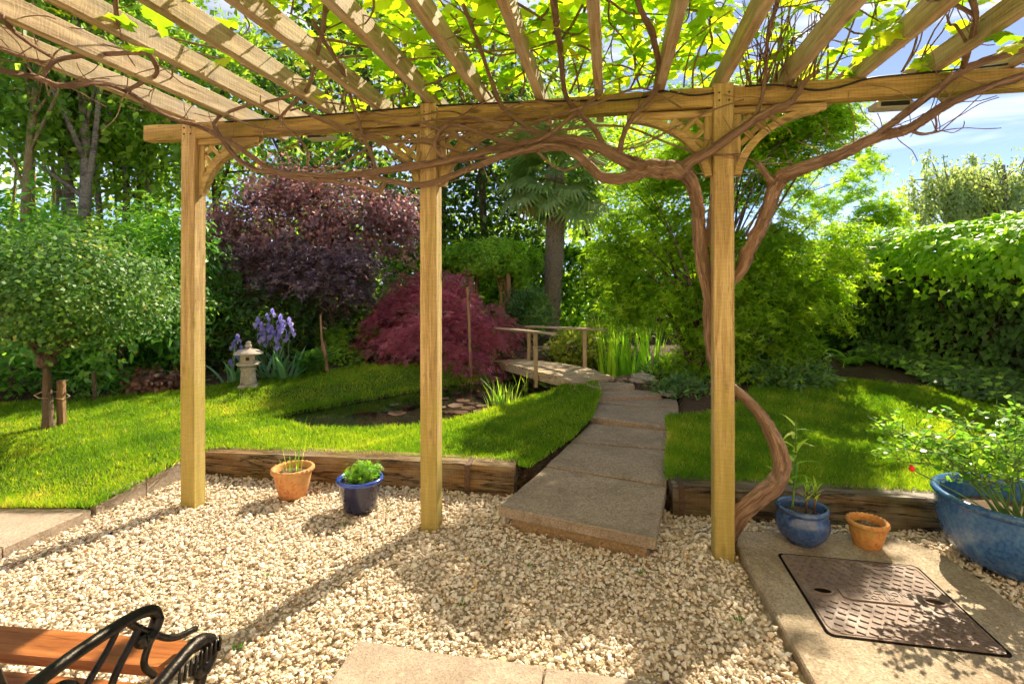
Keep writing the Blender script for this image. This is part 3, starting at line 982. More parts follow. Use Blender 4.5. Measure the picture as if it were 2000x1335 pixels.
def limbs(mb, base, top, r0, cents, rng=random, n=7, count=10, rtip=.006):
    """tapered trunk and limbs reaching into the crown"""
    base = Vector(base); top = Vector(top)
    mid = base.lerp(top, .5) + Vector((rng.uniform(-.06, .06), rng.uniform(-.06, .06), 0)) * (top - base).length
    tr = spline([base, mid, top], 5)
    L = len(tr)
    mb.tube(tr, [r0 * (1.25 if i == 0 else 1) * (1 - .55 * i / (L - 1)) for i in range(L)], n, wob=.06)
    pick = list(cents); rng.shuffle(pick)
    for c in pick[:count]:
        c = Vector(c); t = rng.uniform(.45, .98); s = tr[min(L - 1, int(t * (L - 1)))]
        if (c - s).length < .05: continue
        m_ = s.lerp(c, .5) + Vector((rng.uniform(-.1, .1), rng.uniform(-.1, .1), rng.uniform(-.05, .12))) * (c - s).length
        q = spline([s, m_, c], 4); r1 = r0 * (1 - .55 * t) * .6
        mb.tube(q, [max(rtip, r1 * (1 - i / (len(q) - 1) * .85)) for i in range(len(q))], 5, wob=.08)

def tree(name, label, cat, base, top, r0, cents, per, rad, leaf, size, mat, bark, center=None, group=None, count=10, flat=.6, up=.7, out=.5, jit=.6, drop=0.0, size_var=.35, n=7, crown_name='crown', extra=None):
    e = thing(name, label, cat, base, group)
    cents = np.asarray(cents, float)
    center = np.asarray(center if center is not None else cents.mean(0))
    mb = MB(); limbs(mb, base, top, r0, [tuple(c) for c in cents], n=n, count=count)
    if extra: extra(mb)
    mb.build('trunk', bark, e, True)
    pts, nrm, rnd = clump_leaves(cents, per, rad, center, flat, up, out, jit, drop=drop)
    sz = size * (1 + RNG.uniform(-size_var, size_var, len(pts)))
    link(crown_name, leaf_mesh(crown_name, pts, sz, leaf, mat, nrm, rnd=rnd), e)
    return e

def shrub(name, label, cat, center, radii, K, per, rad, leaf, size, mat, bark=None, group=None, shell=.55, zmin=None, **kw):
    cents = in_ellipsoid(K * 2, center, radii, shell)
    if zmin is not None: cents = cents[cents[:, 2] > zmin]
    cents = cents[:K]
    base = (center[0], center[1], hz(center[0], center[1]) - .03)
    return tree(name, label, cat, base, (center[0], center[1], base[2] + (center[2] - base[2]) * .8), kw.pop('r0', .035), cents, per, rad, leaf, size, mat, bark or M['bark'], center, group, **kw)

M['bark'] = bark_mat('brown_bark', (.06, .04, .025), (.19, .135, .09))
M['bark_pale'] = bark_mat('pale_birch_bark', (.14, .105, .07), (.38, .32, .24), (8, 8, 9), .4, (.09, .07, .05), .8)
M['bark_lit'] = bark_mat('sunlit_ochre_bark', (.16, .105, .045), (.40, .29, .13), (12, 12, 3))  # ochre bark with its sunlit brightness put into the colour
M['bark_vine'] = vine_bark('shaggy_vine_bark')
M['bark_palm'] = bark_mat('fibrous_palm_trunk', (.14, .10, .065), (.42, .33, .24), (10, 10, 26), 1.0)
M['leaf_wood'] = leaf_mat('woodland_leaf', [(.0, (.045, .090, .016)), (.5, (.095, .165, .026)), (1, (.22, .28, .04))], .52)
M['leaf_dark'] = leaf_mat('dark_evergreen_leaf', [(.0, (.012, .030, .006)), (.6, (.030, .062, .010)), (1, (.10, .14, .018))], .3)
M['leaf_bright'] = leaf_mat('bright_laurel_leaf', [(.0, (.025, .085, .012)), (.5, (.055, .165, .018)), (1, (.15, .30, .03))], .35, rough=.32, spec=.5)
M['leaf_laurel'] = leaf_mat('glossy_laurel_leaf', [(.0, (.025, .072, .013)), (.55, (.055, .145, .020)), (1, (.125, .24, .034))], .3, rough=.3, spec=.5)
M['leaf_box'] = leaf_mat('small_shrub_leaf', [(.0, (.016, .046, .012)), (.5, (.038, .090, .017)), (.85, (.082, .140, .024)), (1, (.20, .16, .03))], .25, rough=.5, spec=.35)
M['leaf_maple'] = leaf_mat('green_maple_leaf', [(.0, (.052, .105, .007)), (.5, (.110, .185, .012)), (1, (.23, .29, .018))], .52)
M['leaf_gold'] = leaf_mat('golden_green_leaf', [(.0, (.06, .13, .01)), (.5, (.14, .23, .018)), (1, (.30, .36, .03))], .55)
M['leaf_red'] = leaf_mat('crimson_maple_leaf', [(.0, (.105, .030, .050)), (.5, (.200, .070, .098)), (.85, (.28, .12, .15)), (1, (.36, .20, .23))], .44, (1.4, .8, .8))
M['leaf_smoke'] = leaf_mat('purple_smoke_bush_leaf', [(.0, (.050, .032, .040)), (.4, (.105, .066, .070)), (.7, (.19, .110, .098)), (1, (.30, .19, .15))], .3, (1.2, .9, .9))
M['leaf_plum'] = leaf_mat('dark_plum_leaf', [(.0, (.036, .026, .036)), (.55, (.072, .050, .060)), (1, (.15, .10, .10))], .2, (1.2, .9, .9))
M['leaf_arch'] = leaf_mat('clipped_honeysuckle_leaf', [(.0, (.055, .12, .014)), (.5, (.11, .20, .02)), (1, (.22, .32, .035))], .45)
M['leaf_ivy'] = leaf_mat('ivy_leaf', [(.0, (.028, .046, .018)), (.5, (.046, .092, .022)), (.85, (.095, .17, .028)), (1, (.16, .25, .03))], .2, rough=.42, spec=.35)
M['leaf_ivy_sun'] = leaf_mat('sunlit_young_ivy_leaf', [(.0, (.040, .10, .010)), (.5, (.095, .195, .014)), (1, (.22, .31, .02))], .38, rough=.42, spec=.35)  # new growth, with the sunlight on the hedge top painted into the green
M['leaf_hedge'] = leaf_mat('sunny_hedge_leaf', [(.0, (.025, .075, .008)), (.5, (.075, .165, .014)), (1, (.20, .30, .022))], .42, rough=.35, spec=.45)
M['leaf_juniper'] = leaf_mat('juniper_spray', [(.0, (.022, .055, .022)), (.5, (.050, .105, .035)), (1, (.11, .17, .045))], .25)
M['leaf_yellow_juniper'] = leaf_mat('golden_juniper_spray', [(.0, (.06, .085, .015)), (.5, (.13, .16, .025)), (1, (.26, .25, .05))], .3)
M['leaf_birch'] = leaf_mat('far_birch_leaf', [(.0, (.08, .115, .055)), (.5, (.15, .19, .085)), (1, (.25, .28, .14))], .4)
M['leaf_fern'] = leaf_mat('fern_frond', [(.0, (.045, .12, .014)), (1, (.14, .25, .03))], .4)
M['leaf_iris'] = leaf_mat('iris_blade', [(.0, (.07, .16, .02)), (.5, (.13, .26, .025)), (1, (.26, .36, .04))], .45)
M['leaf_iris_blue'] = leaf_mat('blue_green_iris_blade', [(.0, (.045, .12, .07)), (1, (.11, .21, .11))], .3)
M['leaf_heuchera'] = leaf_mat('bronze_ground_leaf', [(.0, (.05, .025, .022)), (1, (.15, .075, .06))], .25)
M['leaf_vine'] = leaf_mat('vine_leaf', [(.0, (.065, .145, .008)), (.5, (.13, .22, .010)), (1, (.22, .28, .016))], .62, (1.5, 1.35, .45), .5, .3)
M['leaf_rose'] = leaf_mat('rose_leaf', [(.0, (.04, .12, .015)), (.5, (.09, .19, .02)), (1, (.20, .29, .05))], .35, rough=.22, spec=.6)

# ------------------------------------------------------------------ grape vine on the pergola
vine = thing('grape_vine', 'old gnarled grapevine climbing the pergola with shaggy bark and lime leaves', 'vine', G(1440, 1012, 0))
def vpt(u, v, off=-.085, zt=2.445):
    p = beam_pt(u, v, off)
    if p.z > 2.43:                       # above the beam: runs along the rafters
        y = FPX * (zt - EYE) / (HOR - v)
        q = P(u, v, y)
        return q if q.y < p.y else p
    return p
LIMB_PTS = []
def vine_limb(uvr, name='branch', off=-.085, sub=8, n=12, shag=True, pts=None):
    P3 = pts or [vpt(a[0], a[1], off if len(a) < 4 else a[3]) for a in uvr]
    R3 = [a[2] * (.74 if name == 'trunk' else .80) for a in uvr]
    path_ = spline(P3, sub); rad = []
    for i in range(len(R3) - 1):
        rad += [R3[i] + (R3[i + 1] - R3[i]) * k / sub for k in range(sub)]
    rad.append(R3[-1])
    path_ = [p + Vector((random.uniform(-1, 1), random.uniform(-1, 1), random.uniform(-1, 1))) * r * .10 for p, r in zip(path_, rad)]
    LIMB_PTS.extend(path_)
    mb = MB()
    mb.tube(path_, rad, n, wob=.05, ridge=.22)
    # long fibrous strips of lifting bark
    if shag:
        for _ in range(int(len(path_) * 2.2)):
            i = random.randrange(len(path_) - 2); r = rad[i]
            if r < .012: continue
            j = min(len(path_) - 1, i + random.randint(3, 7))
            t = (path_[j] - path_[i]); t.normalize()
            a = Vector((random.uniform(-1, 1), random.uniform(-1, 1), random.uniform(-1, 1))); a -= t * a.dot(t); a.normalize()
            lift = random.choice((1.0, 1.02, 1.05, 1.3))
            seg = [path_[q] + a * (rad[q] * (1.02 if q < j else lift)) for q in range(i, j + 1)]
            mb.tube(seg, [r * .11] * (len(seg) - 1) + [r * .03], 4, flat=.5)
    return mb.build(name, M['bark_vine'], vine, True), path_
trunk_pts = [(1418, 1062, .055, .13), (1440, 1008, .060, .02), (1478, 975, .056, -.02), (1512, 945, .054, -.02), (1527, 912, .050, 0), (1518, 868, .046, .02), (1495, 824, .042, .05), (1470, 792, .038, .07), (1441, 765, .036, .09), (1412, 738, .036, .11),
             (1392, 705, .036, .10), (1386, 650, .037, .06), (1384, 576, .040, .05), (1372, 516, .042, .05), (1366, 453, .040, .05), (1362, 400, .040, .03), (1350, 352, .045, -.02), (1330, 334, .058, -.05)]
vine_limb(trunk_pts, 'trunk', n=16)
vine_limb([(1330, 334, .058), (1290, 330, .055), (1249, 325, .05), (1210, 309, .036), (1160, 283, .034), (1090, 271, .03), (1020, 282, .027), (960, 294, .026), (875, 313, .026), (791, 327, .025), (720, 338, .024), (650, 344, .022), (598, 341, .02), (545, 338, .019), (500, 331, .019), (462, 308, .018), (440, 280, .016), (418, 246, .014), (436, 224, .013), (480, 207, .012), (530, 197, .012), (585, 182, .010)])
vine_limb([(1260, 332, .042, -.09), (1225, 346, .035, -.1), (1178, 346, .03, -.1), (1153, 326, .026, -.1), (1110, 292, .025, -.1), (1060, 286, .024, -.12), (1000, 300, .023, -.13), (949, 317, .022, -.13), (896, 338, .021, -.13), (850, 356, .021, -.12), (808, 362, .02, -.12), (760, 353, .018, -.1), (715, 345, .016)])
vine_limb([(742, 380, .011), (752, 358, .012), (735, 372, .013), (700, 363, .014), (640, 352, .016), (581, 347, .018), (530, 330, .018, -.1), (490, 305, .017, -.12), (455, 281, .017, -.13), (420, 262, .016, -.14), (387, 246, .016, -.16), (340, 232, .016, -.3), (299, 212, .015, -.45), (246, 178, .015, -.6), (197, 162, .015, -.75), (123, 168, .014, -.9), (70, 151, .014, -1.0), (0, 137, .013, -1.15), (-60, 120, .012, -1.3)])
vine_limb([(246, 178, .012, -.6), (280, 160, .013, -.6), (303, 148, .014, -.6), (306, 130, .013, -.62), (289, 102, .013, -.66), (262, 84, .012, -.7), (240, 62, .012, -.74), (229, 35, .011, -.8), (225, -20, .011, -.9)])
vine_limb([(85, 148, .009, -1.0), (108, 120, .012, -.95), (150, 110, .012, -.85), (200, 106, .012, -.78), (250, 104, .011, -.7), (289, 104, .010, -.66)])
vine_limb([(0, 96, .010, -1.1), (40, 110, .010, -1.05), (85, 122, .009, -1.0)])
vine_limb([(0, 28, .012, -1.3), (20, 55, .012, -1.2), (60, 86, .011, -1.1), (105, 113, .010, -.97)])
# limbs over and right of the third post
vine_limb([(1330, 334, .045), (1346, 317, .034), (1395, 289, .028, -.09), (1441, 257, .027, -.09), (1494, 222, .026, -.09), (1539, 204, .024, -.085), (1560, 180, .016), (1570, 160, .014), (1600, 138, .010)])
vine_limb([(1384, 600, .030, .09), (1415, 560, .032, .12), (1448, 528, .036, .09), (1462, 488, .040, .05), (1490, 436, .040, .02), (1508, 385, .042, -.0), (1525, 348, .045, -.03), (1553, 334, .040), (1599, 317, .036), (1652, 296, .033), (1694, 275, .031), (1740, 262, .027), (1775, 252, .026), (1810, 229, .025), (1849, 204, .024), (1916, 176, .022), (2000, 148, .021), (2080, 120, .02)], n=11)
vine_limb([(1694, 275, .024), (1730, 250, .022), (1758, 229, .022), (1828, 176, .021), (1898, 130, .020), (2000, 96, .019), (2090, 70, .018)])
vine_limb([(1478, 318, .016), (1492, 335, .019), (1510, 360, .022)])
vine_limb([(1395, 290, .012, -.02), (1396, 359, .014, .0), (1388, 420, .015, .03), (1380, 480, .016, .05)])
vine_limb([(1775, 254, .010), (1800, 262, .009), (1828, 258, .007), (1840, 255, .004)])
vine_limb([(1828, 256, .006), (1829, 240, .006), (1826, 222, .007)])
vine_limb([(1882, 130, .016), (1893, 90, .015), (1905, 40, .014), (1900, 0, .014), (1890, -40, .013)])
vine_limb([(1893, 92, .008), (1868, 52, .007), (1855, 48, .006), (1850, 30, .005)])
vine_limb([(1905, 30, .009), (1870, 12, .009), (1830, -5, .009)])
# risers from the main limb to the rafters
vine_limb([(1210, 307, .017), (1216, 270, .016), (1232, 235, .015), (1255, 207, .015), (1284, 170, .015), (1286, 123, .014), (1273, 63, .016), (1256, 30, .014), (1238, -20, .013)])
vine_limb([(1178, 285, .018), (1160, 250, .017), (1125, 215, .016), (1104, 183, .016), (1096, 106, .016), (1086, 40, .015), (1078, -30, .015)])
vine_limb([(1051, 262, .015), (1010, 235, .016), (981, 208, .016), (960, 158, .014), (942, 106, .012), (925, 60, .010), (905, 10, .009)])
vine_limb([(734, 328, .011), (725, 300, .012), (713, 275, .012), (698, 230, .013), (685, 190, .014), (671, 141, .012), (640, 90, .011), (610, 40, .010)])
vine_limb([(600, 326, .008), (600, 295, .010), (575, 262, .010), (553, 243, .010), (551, 225, .010), (598, 176, .011), (616, 123, .011), (630, 60, .011), (638, 0, .010)])
vine_limb([(1025, 283, .012, -.11), (1060, 270, .013, -.12), (1090, 250, .013, -.12), (1130, 215, .013), (1165, 190, .012)])
vine_limb([(875, 313, .010, -.1), (850, 290, .014, -.12), (856, 262, .016, -.13), (880, 244, .016, -.13), (920, 252, .015, -.12), (970, 272, .015, -.12), (1020, 284, .015, -.11)])
vine_limb([(1478, 225, .013), (1490, 180, .012), (1496, 130, .011), (1500, 70, .010), (1520, 0, .010)])

# twigs and canes over the rafters
def cane(p, d, L, r, z0, z1, mb, out):
    p = Vector(p); d = Vector(d); pts = [p.copy()]
    n_ = max(4, int(L / .09))
    for i in range(n_):
        d += Vector((random.uniform(-.35, .35), random.uniform(-.35, .35), random.uniform(-.3, .3)))
        d.normalize()
        p = p + d * (L / n_)
        p.z = min(max(p.z, z0), z1)
        pts.append(p.copy())
    mb.tube(spline(pts, 2), [max(.0022, r * (1 - .7 * i / (len(pts) * 2 - 2))) for i in range(len(pts) * 2 - 1)], 5, wob=.1)
    out += pts
cane_nodes = []
tw = MB()
for k in range(92):
    x = random.uniform(-1.7, 2.0); y = random.uniform(1.3, 2.85)
    a = random.uniform(0, 6.28)
    cane((x, y, random.uniform(2.5, 2.62)), (math.cos(a) + .5, math.sin(a), random.uniform(-.1, .2)), random.uniform(.5, 1.3), random.uniform(.004, .008), 2.47, 2.80, tw, cane_nodes)
for k in range(48):                                  # rising from the beam
    s = random.uniform(.9, 4.1); b = ctr[0] + EB * s - EN * random.uniform(-.02, .06); b.z = 2.42
    cane(b, (random.uniform(-.5, .5), random.uniform(-.9, .1), 1.0), random.uniform(.35, .8), random.uniform(.004, .007), 2.40, 2.80, tw, cane_nodes)
tw.build('cane', M['bark_vine'], vine, True)
# tangle of bare shoots right of the third post
tg = MB(); _nodes = []
for k in range(46):
    b = ctr[2] + EB * random.uniform(.10, .42) - EN * random.uniform(-.06, .1); b.z = random.uniform(2.36, 2.45)
    cane(b, (random.uniform(-.35, .55), random.uniform(-.5, .1), 1.15), random.uniform(.25, .62), random.uniform(.003, .0055), 2.36, 2.86, tg, _nodes)
tg.build('bare_shoots', M['bark_vine'], vine, True)
# long canes winding along the beam and round the limbs
for k in range(10):
    s0 = random.uniform(.0, 2.2); s1 = min(3.35, s0 + random.uniform(.9, 2.2)); zc0 = random.uniform(2.10, 2.42); ph_ = random.uniform(0, 6)
    npt = max(5, int((s1 - s0) / .16)); q = []
    for i in range(npt):
        t_ = i / (npt - 1); b = ctr[0] + EB * (s0 + (s1 - s0) * t_) - EN * (.085 + .035 * math.sin(5 * t_ + ph_)); b.z = min(2.47, zc0 + .10 * math.sin(4.2 * t_ + ph_) + .05 * math.sin(11 * t_ + ph_) + random.uniform(-.02, .02)); q.append(b)
    r_ = random.uniform(.0045, .010)
    mb = MB(); mb.tube(spline(q, 4), [r_ * (1 - .5 * i / (4 * npt - 4)) for i in range(4 * npt - 3)], 8, wob=.08, ridge=.15); mb.build('cane', M['bark_vine'], vine, True)
# fine side shoots along the beam and the main limbs
tg = MB()
for k in range(330):
    b = random.choice(LIMB_PTS).copy()
    if b.z < 1.95: continue
    cane(b, (random.uniform(-1, 1), random.uniform(-.5, .2), random.uniform(-.3, .8)), random.uniform(.08, .30), random.uniform(.0018, .0038), 1.95, 2.62, tg, _nodes)
tg.build('side_shoots', M['bark_vine'], vine, True)['kind'] = 'stuff'

# leaves
def grape_leaf(seed):
    rg = random.Random(seed)
    n = 40; out = []
    lobes = [(0, 1.0), (1.05, .82), (-1.05, .82), (2.05, .62), (-2.05, .62)]
    for i in range(n):
        a = -2.75 + 5.5 * i / (n - 1)
        r = .64
        for (c, h) in lobes:
            r = max(r, h * (.93 * math.exp(-((a - c) / .42) ** 4) ) + .06)
        r *= 1 + (.07 if i % 2 else -.05) + rg.uniform(-.03, .03)
        x = math.sin(a) * r * .62; y = math.cos(a) * r * .62 + .36
        z = -.30 * (x * x + (y - .36) ** 2) + .075 * math.sin(4 * a + seed) * r + .10 * abs(x) * (1 if seed % 2 else -.6)
        out.append((x, y, z))
    v = [(0, .12, 0.0)]
    mid = [(x * .5, .30 + (y - .30) * .5, z * .3 + .02 * math.sin(i)) for i, (x, y, z) in enumerate(out)]
    v = [(0, .22, .015)] + mid[::2] + out
    nm = len(mid[::2]); f = []
    for i in range(nm - 1): f.append([0, i + 2, i + 1])
    for i in range(nm - 1):
        a, b = 1 + i, 2 + i; o0 = 1 + nm + 2 * i
        f += [[a, b, o0 + 1], [a, o0 + 1, o0], [b, o0 + 2, o0 + 1]]
    f += [[1 + nm - 1, 1 + nm + n - 1, 1 + nm + n - 2]]
    # petiole
    return v, f
LV = [grape_leaf(s) for s in range(6)]
leaf_mes = []
for k, (v, f) in enumerate(LV):
    for t in (.1, .4, .65, .95):
        leaf_mes.append(build_mesh('leaf', v, f, M['leaf_vine'], True, {'rnd': np.full(len(v), t)}))
spots = []
def leaf_density(x, y):
    d = math.exp(-((x - .05) / 1.25) ** 4) + .32 * math.exp(-((x - 1.75) / .4) ** 2)
    if x < -1.3: d *= .4
    return d
while len(spots) < 1500:
    if random.random() < .55:
        q = random.choice(cane_nodes); p = q + Vector((random.gauss(0, .07), random.gauss(0, .07), random.uniform(.0, .12)))
    else:
        p = Vector((random.uniform(-2.2, 2.6), random.uniform(.9, 3.3), random.uniform(2.52, 2.84)))
    yb = (ctr[0] + EB * ((p.x - ctr[0].x) / EB.x)).y
    if p.y > yb + .42 or random.random() > leaf_density(p.x, p.y): continue
    spots.append(p)
for (u, v, y) in ((600, 290, 3.35), (575, 283, 3.35), (560, 288, 3.38), (690, 268, 3.3), (672, 275, 3.32), (660, 262, 3.3), (700, 285, 3.28), (440, 98, 2.5), (452, 108, 2.5), (285, 92, 2.0), (270, 60, 1.95), (800, 208, 3.3), (120, 25, 1.9), (200, 25, 2.0), (300, 15, 2.0), (320, 5, 2.0),
                  (1720, 45, 2.1), (1735, 60, 2.15), (1705, 75, 2.2), (1760, 25, 2.1), (1715, 100, 2.3), (1690, 90, 2.25), (1680, 120, 2.4), (1830, 110, 2.45), (1850, 105, 2.45), (1790, 120, 2.5), (1775, 128, 2.5), (1640, 150, 2.6), (1650, 142, 2.6), (1995, 65, 2.0), (2000, 80, 2.1)):
    spots.append(P(u, v, y))
def leaf_matrix(p, s):
    n_ = Vector((random.gauss(0, .45) - .15, random.gauss(0, .45) - .25, 1.0)).normalized()
    a = Vector((random.gauss(0, 1), random.gauss(0, 1), -.35)); a -= n_ * a.dot(n_); a.normalize()
    b = a.cross(n_)
    m_ = Matrix((b * s, a * s, n_ * s)).transposed().to_4x4(); m_.translation = p
    return m_
items = []
for p in spots:
    s = random.uniform(.075, .145)
    u_ = 1000 + FPX * p.x / p.y; v_ = HOR - FPX * (p.z - EYE) / p.y
    vis = -40 < u_ < 2040 and v_ > -30
    items.append((s / p.y if vis else 0.0, p, s, random.choice(leaf_mes)))
items.sort(key=lambda t: -t[0])
rv = []; rf = []; ra = []
for k, (w_, p, s, me_) in enumerate(items):
    mx = leaf_matrix(p, s)
    if k < 300:
        link('leaf', me_, vine, mx)
    else:
        vv = np.empty(len(me_.vertices) * 3, np.float32); me_.vertices.foreach_get('co', vv); vv = vv.reshape(-1, 3)
        R3 = np.array(mx.to_3x3()); vv = vv @ R3.T + np.array(mx.translation)
        li = np.empty(len(me_.loops), np.int32); me_.loops.foreach_get('vertex_index', li)
        base_i = sum(len(a) for a in rv)
        rf.append(li.reshape(-1, 3) + base_i); rv.append(vv); ra.append(np.full(len(vv), random.random()))
o = link('leaves', build_mesh('leaves', np.concatenate(rv), np.concatenate(rf), M['leaf_vine'], True, {'rnd': np.concatenate(ra)}), vine)
o['kind'] = 'stuff'
# ------------------------------------------------------------------ woodland and far trees
def rand_crown(c, r, K, shell=.35): return in_ellipsoid(K, c, r, shell)

def wood_tree(label, u, y, hgt, crown_z, rx, rz, bark, r0, K=46, per=60, size=.17, lean=(0, 0), mat='leaf_wood', name='woodland_tree', group='tall trees of the wood behind the garden', fork=0):
    x = (u - 1000) / FPX * y
    b = Vector((x, y, hz(x, y) - .05 if y < 14 else .25))
    top = Vector((x + lean[0], y + lean[1], hgt * .8))
    c = (x + lean[0], y + lean[1], crown_z)
    cents = rand_crown(c, (rx, rx * .8, rz), K)
    def extra(mb):
        for s in range(fork):
            q = b.lerp(top, .25 + .1 * s); t = q + Vector((random.uniform(-.9, .9), random.uniform(-.4, .4), hgt * .5))
            mb.tube(spline([q, q.lerp(t, .4) + Vector((.12, 0, .1)), t], 5), [r0 * .62 * (1 - .06 * i) for i in range(11)], 6, wob=.05)
    return tree(name, label, 'tree', b, top, r0, cents, per, .62, T_KITE, size, M[mat], M[bark], c, group, count=12, flat=.7, up=.5, jit=.8, extra=extra)

wood_tree('leaning tree with ochre sunlit trunk at the far left edge of the wood', 38, 9.6, 9, 6.3, 1.7, 2.9, 'bark_lit', .085, lean=(.3, .3))
wood_tree('slim grey trunk beside the ochre trunk at the wood edge', 104, 10.6, 9, 6.0, 1.6, 3.0, 'bark_pale', .07, fork=1)
wood_tree('stout pale birch trunk in the middle of the left wood', 146, 10.0, 9, 6.2, 1.7, 2.8, 'bark_pale', .13, lean=(-.2, .2), fork=1)
wood_tree('pale forked birch just right of the stout birch', 196, 10.9, 9, 5.9, 1.7, 2.9, 'bark_pale', .10, fork=2)
wood_tree('thin brown tree between the forked birch and the first post', 252, 12.0, 9.5, 6.2, 1.8, 3.2, 'bark', .075, fork=1)
wood_tree('straight grey tree seen just left of the first post', 318, 11.6, 9.5, 5.8, 1.9, 3.2, 'bark_pale', .08)
wood_tree('wood tree behind the left end of the smoke bush', 455, 13.0, 10, 5.6, 2.3, 3.9, 'bark', .11, K=60)
wood_tree('wood tree rising behind the middle of the smoke bush', 585, 13.6, 10, 5.2, 2.4, 3.9, 'bark', .11, K=60)
wood_tree('wood tree behind the right end of the smoke bush', 705, 12.4, 10, 5.0, 2.2, 3.8, 'bark', .12, K=60, mat='leaf_dark')
wood_tree('dark evergreen tree just right of the middle post', 850, 12.6, 10, 4.6, 2.2, 3.9, 'bark', .13, K=74, mat='leaf_dark', size=.16)
wood_tree('dark evergreen tree behind the clipped arch', 965, 12.2, 9, 4.2, 1.7, 3.5, 'bark', .12, K=60, mat='leaf_dark', size=.16)
wood_tree('green tree behind the palm crown', 1075, 14.2, 9, 5.0, 2.0, 3.2, 'bark', .12, K=52)
wood_tree('light green tree with gaps of sky above the palm', 1165, 14.6, 8, 5.4, 1.7, 2.2, 'bark', .10, K=34, mat='leaf_gold', size=.15)
for (u, y, h_, r0_, lb_) in ((12, 11.5, 9, .05, 'thin slanting pole tree at the very left edge'), (75, 12.5, 9, .05, 'thin pole tree between the ochre trunk and the slim grey trunk'), (170, 13.0, 9, .055, 'thin dark pole tree behind the stout birch'), (228, 11.2, 9, .045, 'thin pale pole tree right of the forked birch'), (282, 13.2, 9, .05, 'thin pole tree deep in the wood left of the first post')):
    wood_tree(lb_, u, y, h_, 6.6, 1.2, 2.2, 'bark_pale' if r0_ < .05 else 'bark_lit', r0_, K=16, per=50, fork=1)
# mass of the wood behind them
pts = np.stack([RNG.uniform(-27, 3.5, 17000), RNG.uniform(16, 23, 17000), RNG.uniform(.2, 10.5, 17000)], -1)
low_ = np.stack([RNG.uniform(-27, 6, 6500), RNG.uniform(15.5, 22, 6500), RNG.uniform(.0, 3.6, 6500)], -1)
pts = pts[(vnoise(pts[:, 0], pts[:, 2], .9, 4) + .4 * vnoise(pts[:, 0], pts[:, 2], 2.6, 8)) > -.42 + .04 * pts[:, 2]]
pts = np.concatenate([pts, low_])
o = link('woodland', leaf_mesh('woodland', pts, RNG.uniform(.22, .42, len(pts)), T_KITE, M['leaf_wood'], RNG.normal(size=pts.shape) * .6 + np.array((0, -.5, .6))))
tag(o, 'deep green mass of woodland beyond the boundary trees', 'woodland', None, 'stuff')

# weeping birches beyond the ivy hedge
def weeping_birch(label, u, y, top_v, wid, seed):
    rg = np.random.default_rng(seed)
    x = (u - 1000) / FPX * y; H_ = EYE + (HOR - top_v) / FPX * y
    b = Vector((x, y, -.1))
    e = thing('weeping_birch', label, 'tree', b, 'weeping birches beyond the ivy hedge')
    mb = MB(); tips = []
    tr = spline([b, b + Vector((.3, 0, H_ * .5)), Vector((x + .1, y, H_ * .84))], 5)
    mb.tube(tr, [.26 * (1 - .07 * i) for i in range(len(tr))], 7)
    P_ = []; A_ = []; R_ = []
    for k in range(30):
        a = rg.uniform(0, 6.28); rr = wid * math.sqrt(rg.uniform(.02, 1)); zz = H_ * (1.04 - .22 * (rr / wid) ** 1.6) - rg.uniform(0, H_ * .22)
        tip = Vector((x + rr * math.cos(a), y + rr * math.sin(a) * .7, zz))
        s = tr[int(rg.uniform(.45, .95) * (len(tr) - 1))]
        q = spline([s, s.lerp(tip, .55) + Vector((0, 0, .2)), tip], 4)
        mb.tube(q, [.05 * (1 - .09 * i) for i in range(len(q))], 4)
        for j in range(8):                                   # hanging strands
            o_ = tip + Vector((rg.normal(0, .26), rg.normal(0, .3), rg.normal(0, .2)))
            Ls = rg.uniform(.8, 3.4); n_ = int(Ls * 12)
            t = np.sort(rg.random(n_)); sway = rg.normal(0, .18)
            P_.append(np.stack([o_.x + sway * t + rg.normal(0, .07, n_), o_.y + rg.normal(0, .07, n_), o_.z - Ls * t], -1))
            A_.append(np.tile((0, 0, -1.0), (n_, 1))); R_.append(np.full(n_, rg.random() * .6) + rg.random(n_) * .4)
    mb.build('trunk', M['bark_pale'], e, True)
    p_ = np.concatenate(P_)
    link('crown', leaf_mesh('crown', p_, rg.uniform(.13, .25, len(p_)), T_KITE, M['leaf_birch'], rg.normal(size=p_.shape) + np.array((0, -.4, .3)), np.concatenate(A_), np.concatenate(R_)), e)
weeping_birch('weeping birch standing nearest the green maple', 1845, 27, 292, 2.2, 1)
weeping_birch('tallest weeping birch rising above the ivy hedge', 1955, 26, 268, 2.5, 2)
weeping_birch('weeping birch seen between the two taller birches', 1895, 31, 300, 2.1, 3)
weeping_birch('weeping birch cut off by the right edge of the picture', 2060, 27, 300, 2.4, 4)

# ------------------------------------------------------------------ shrubs and small trees of the beds
HP = lambda u, v, y: np.array(P(u, v, y))
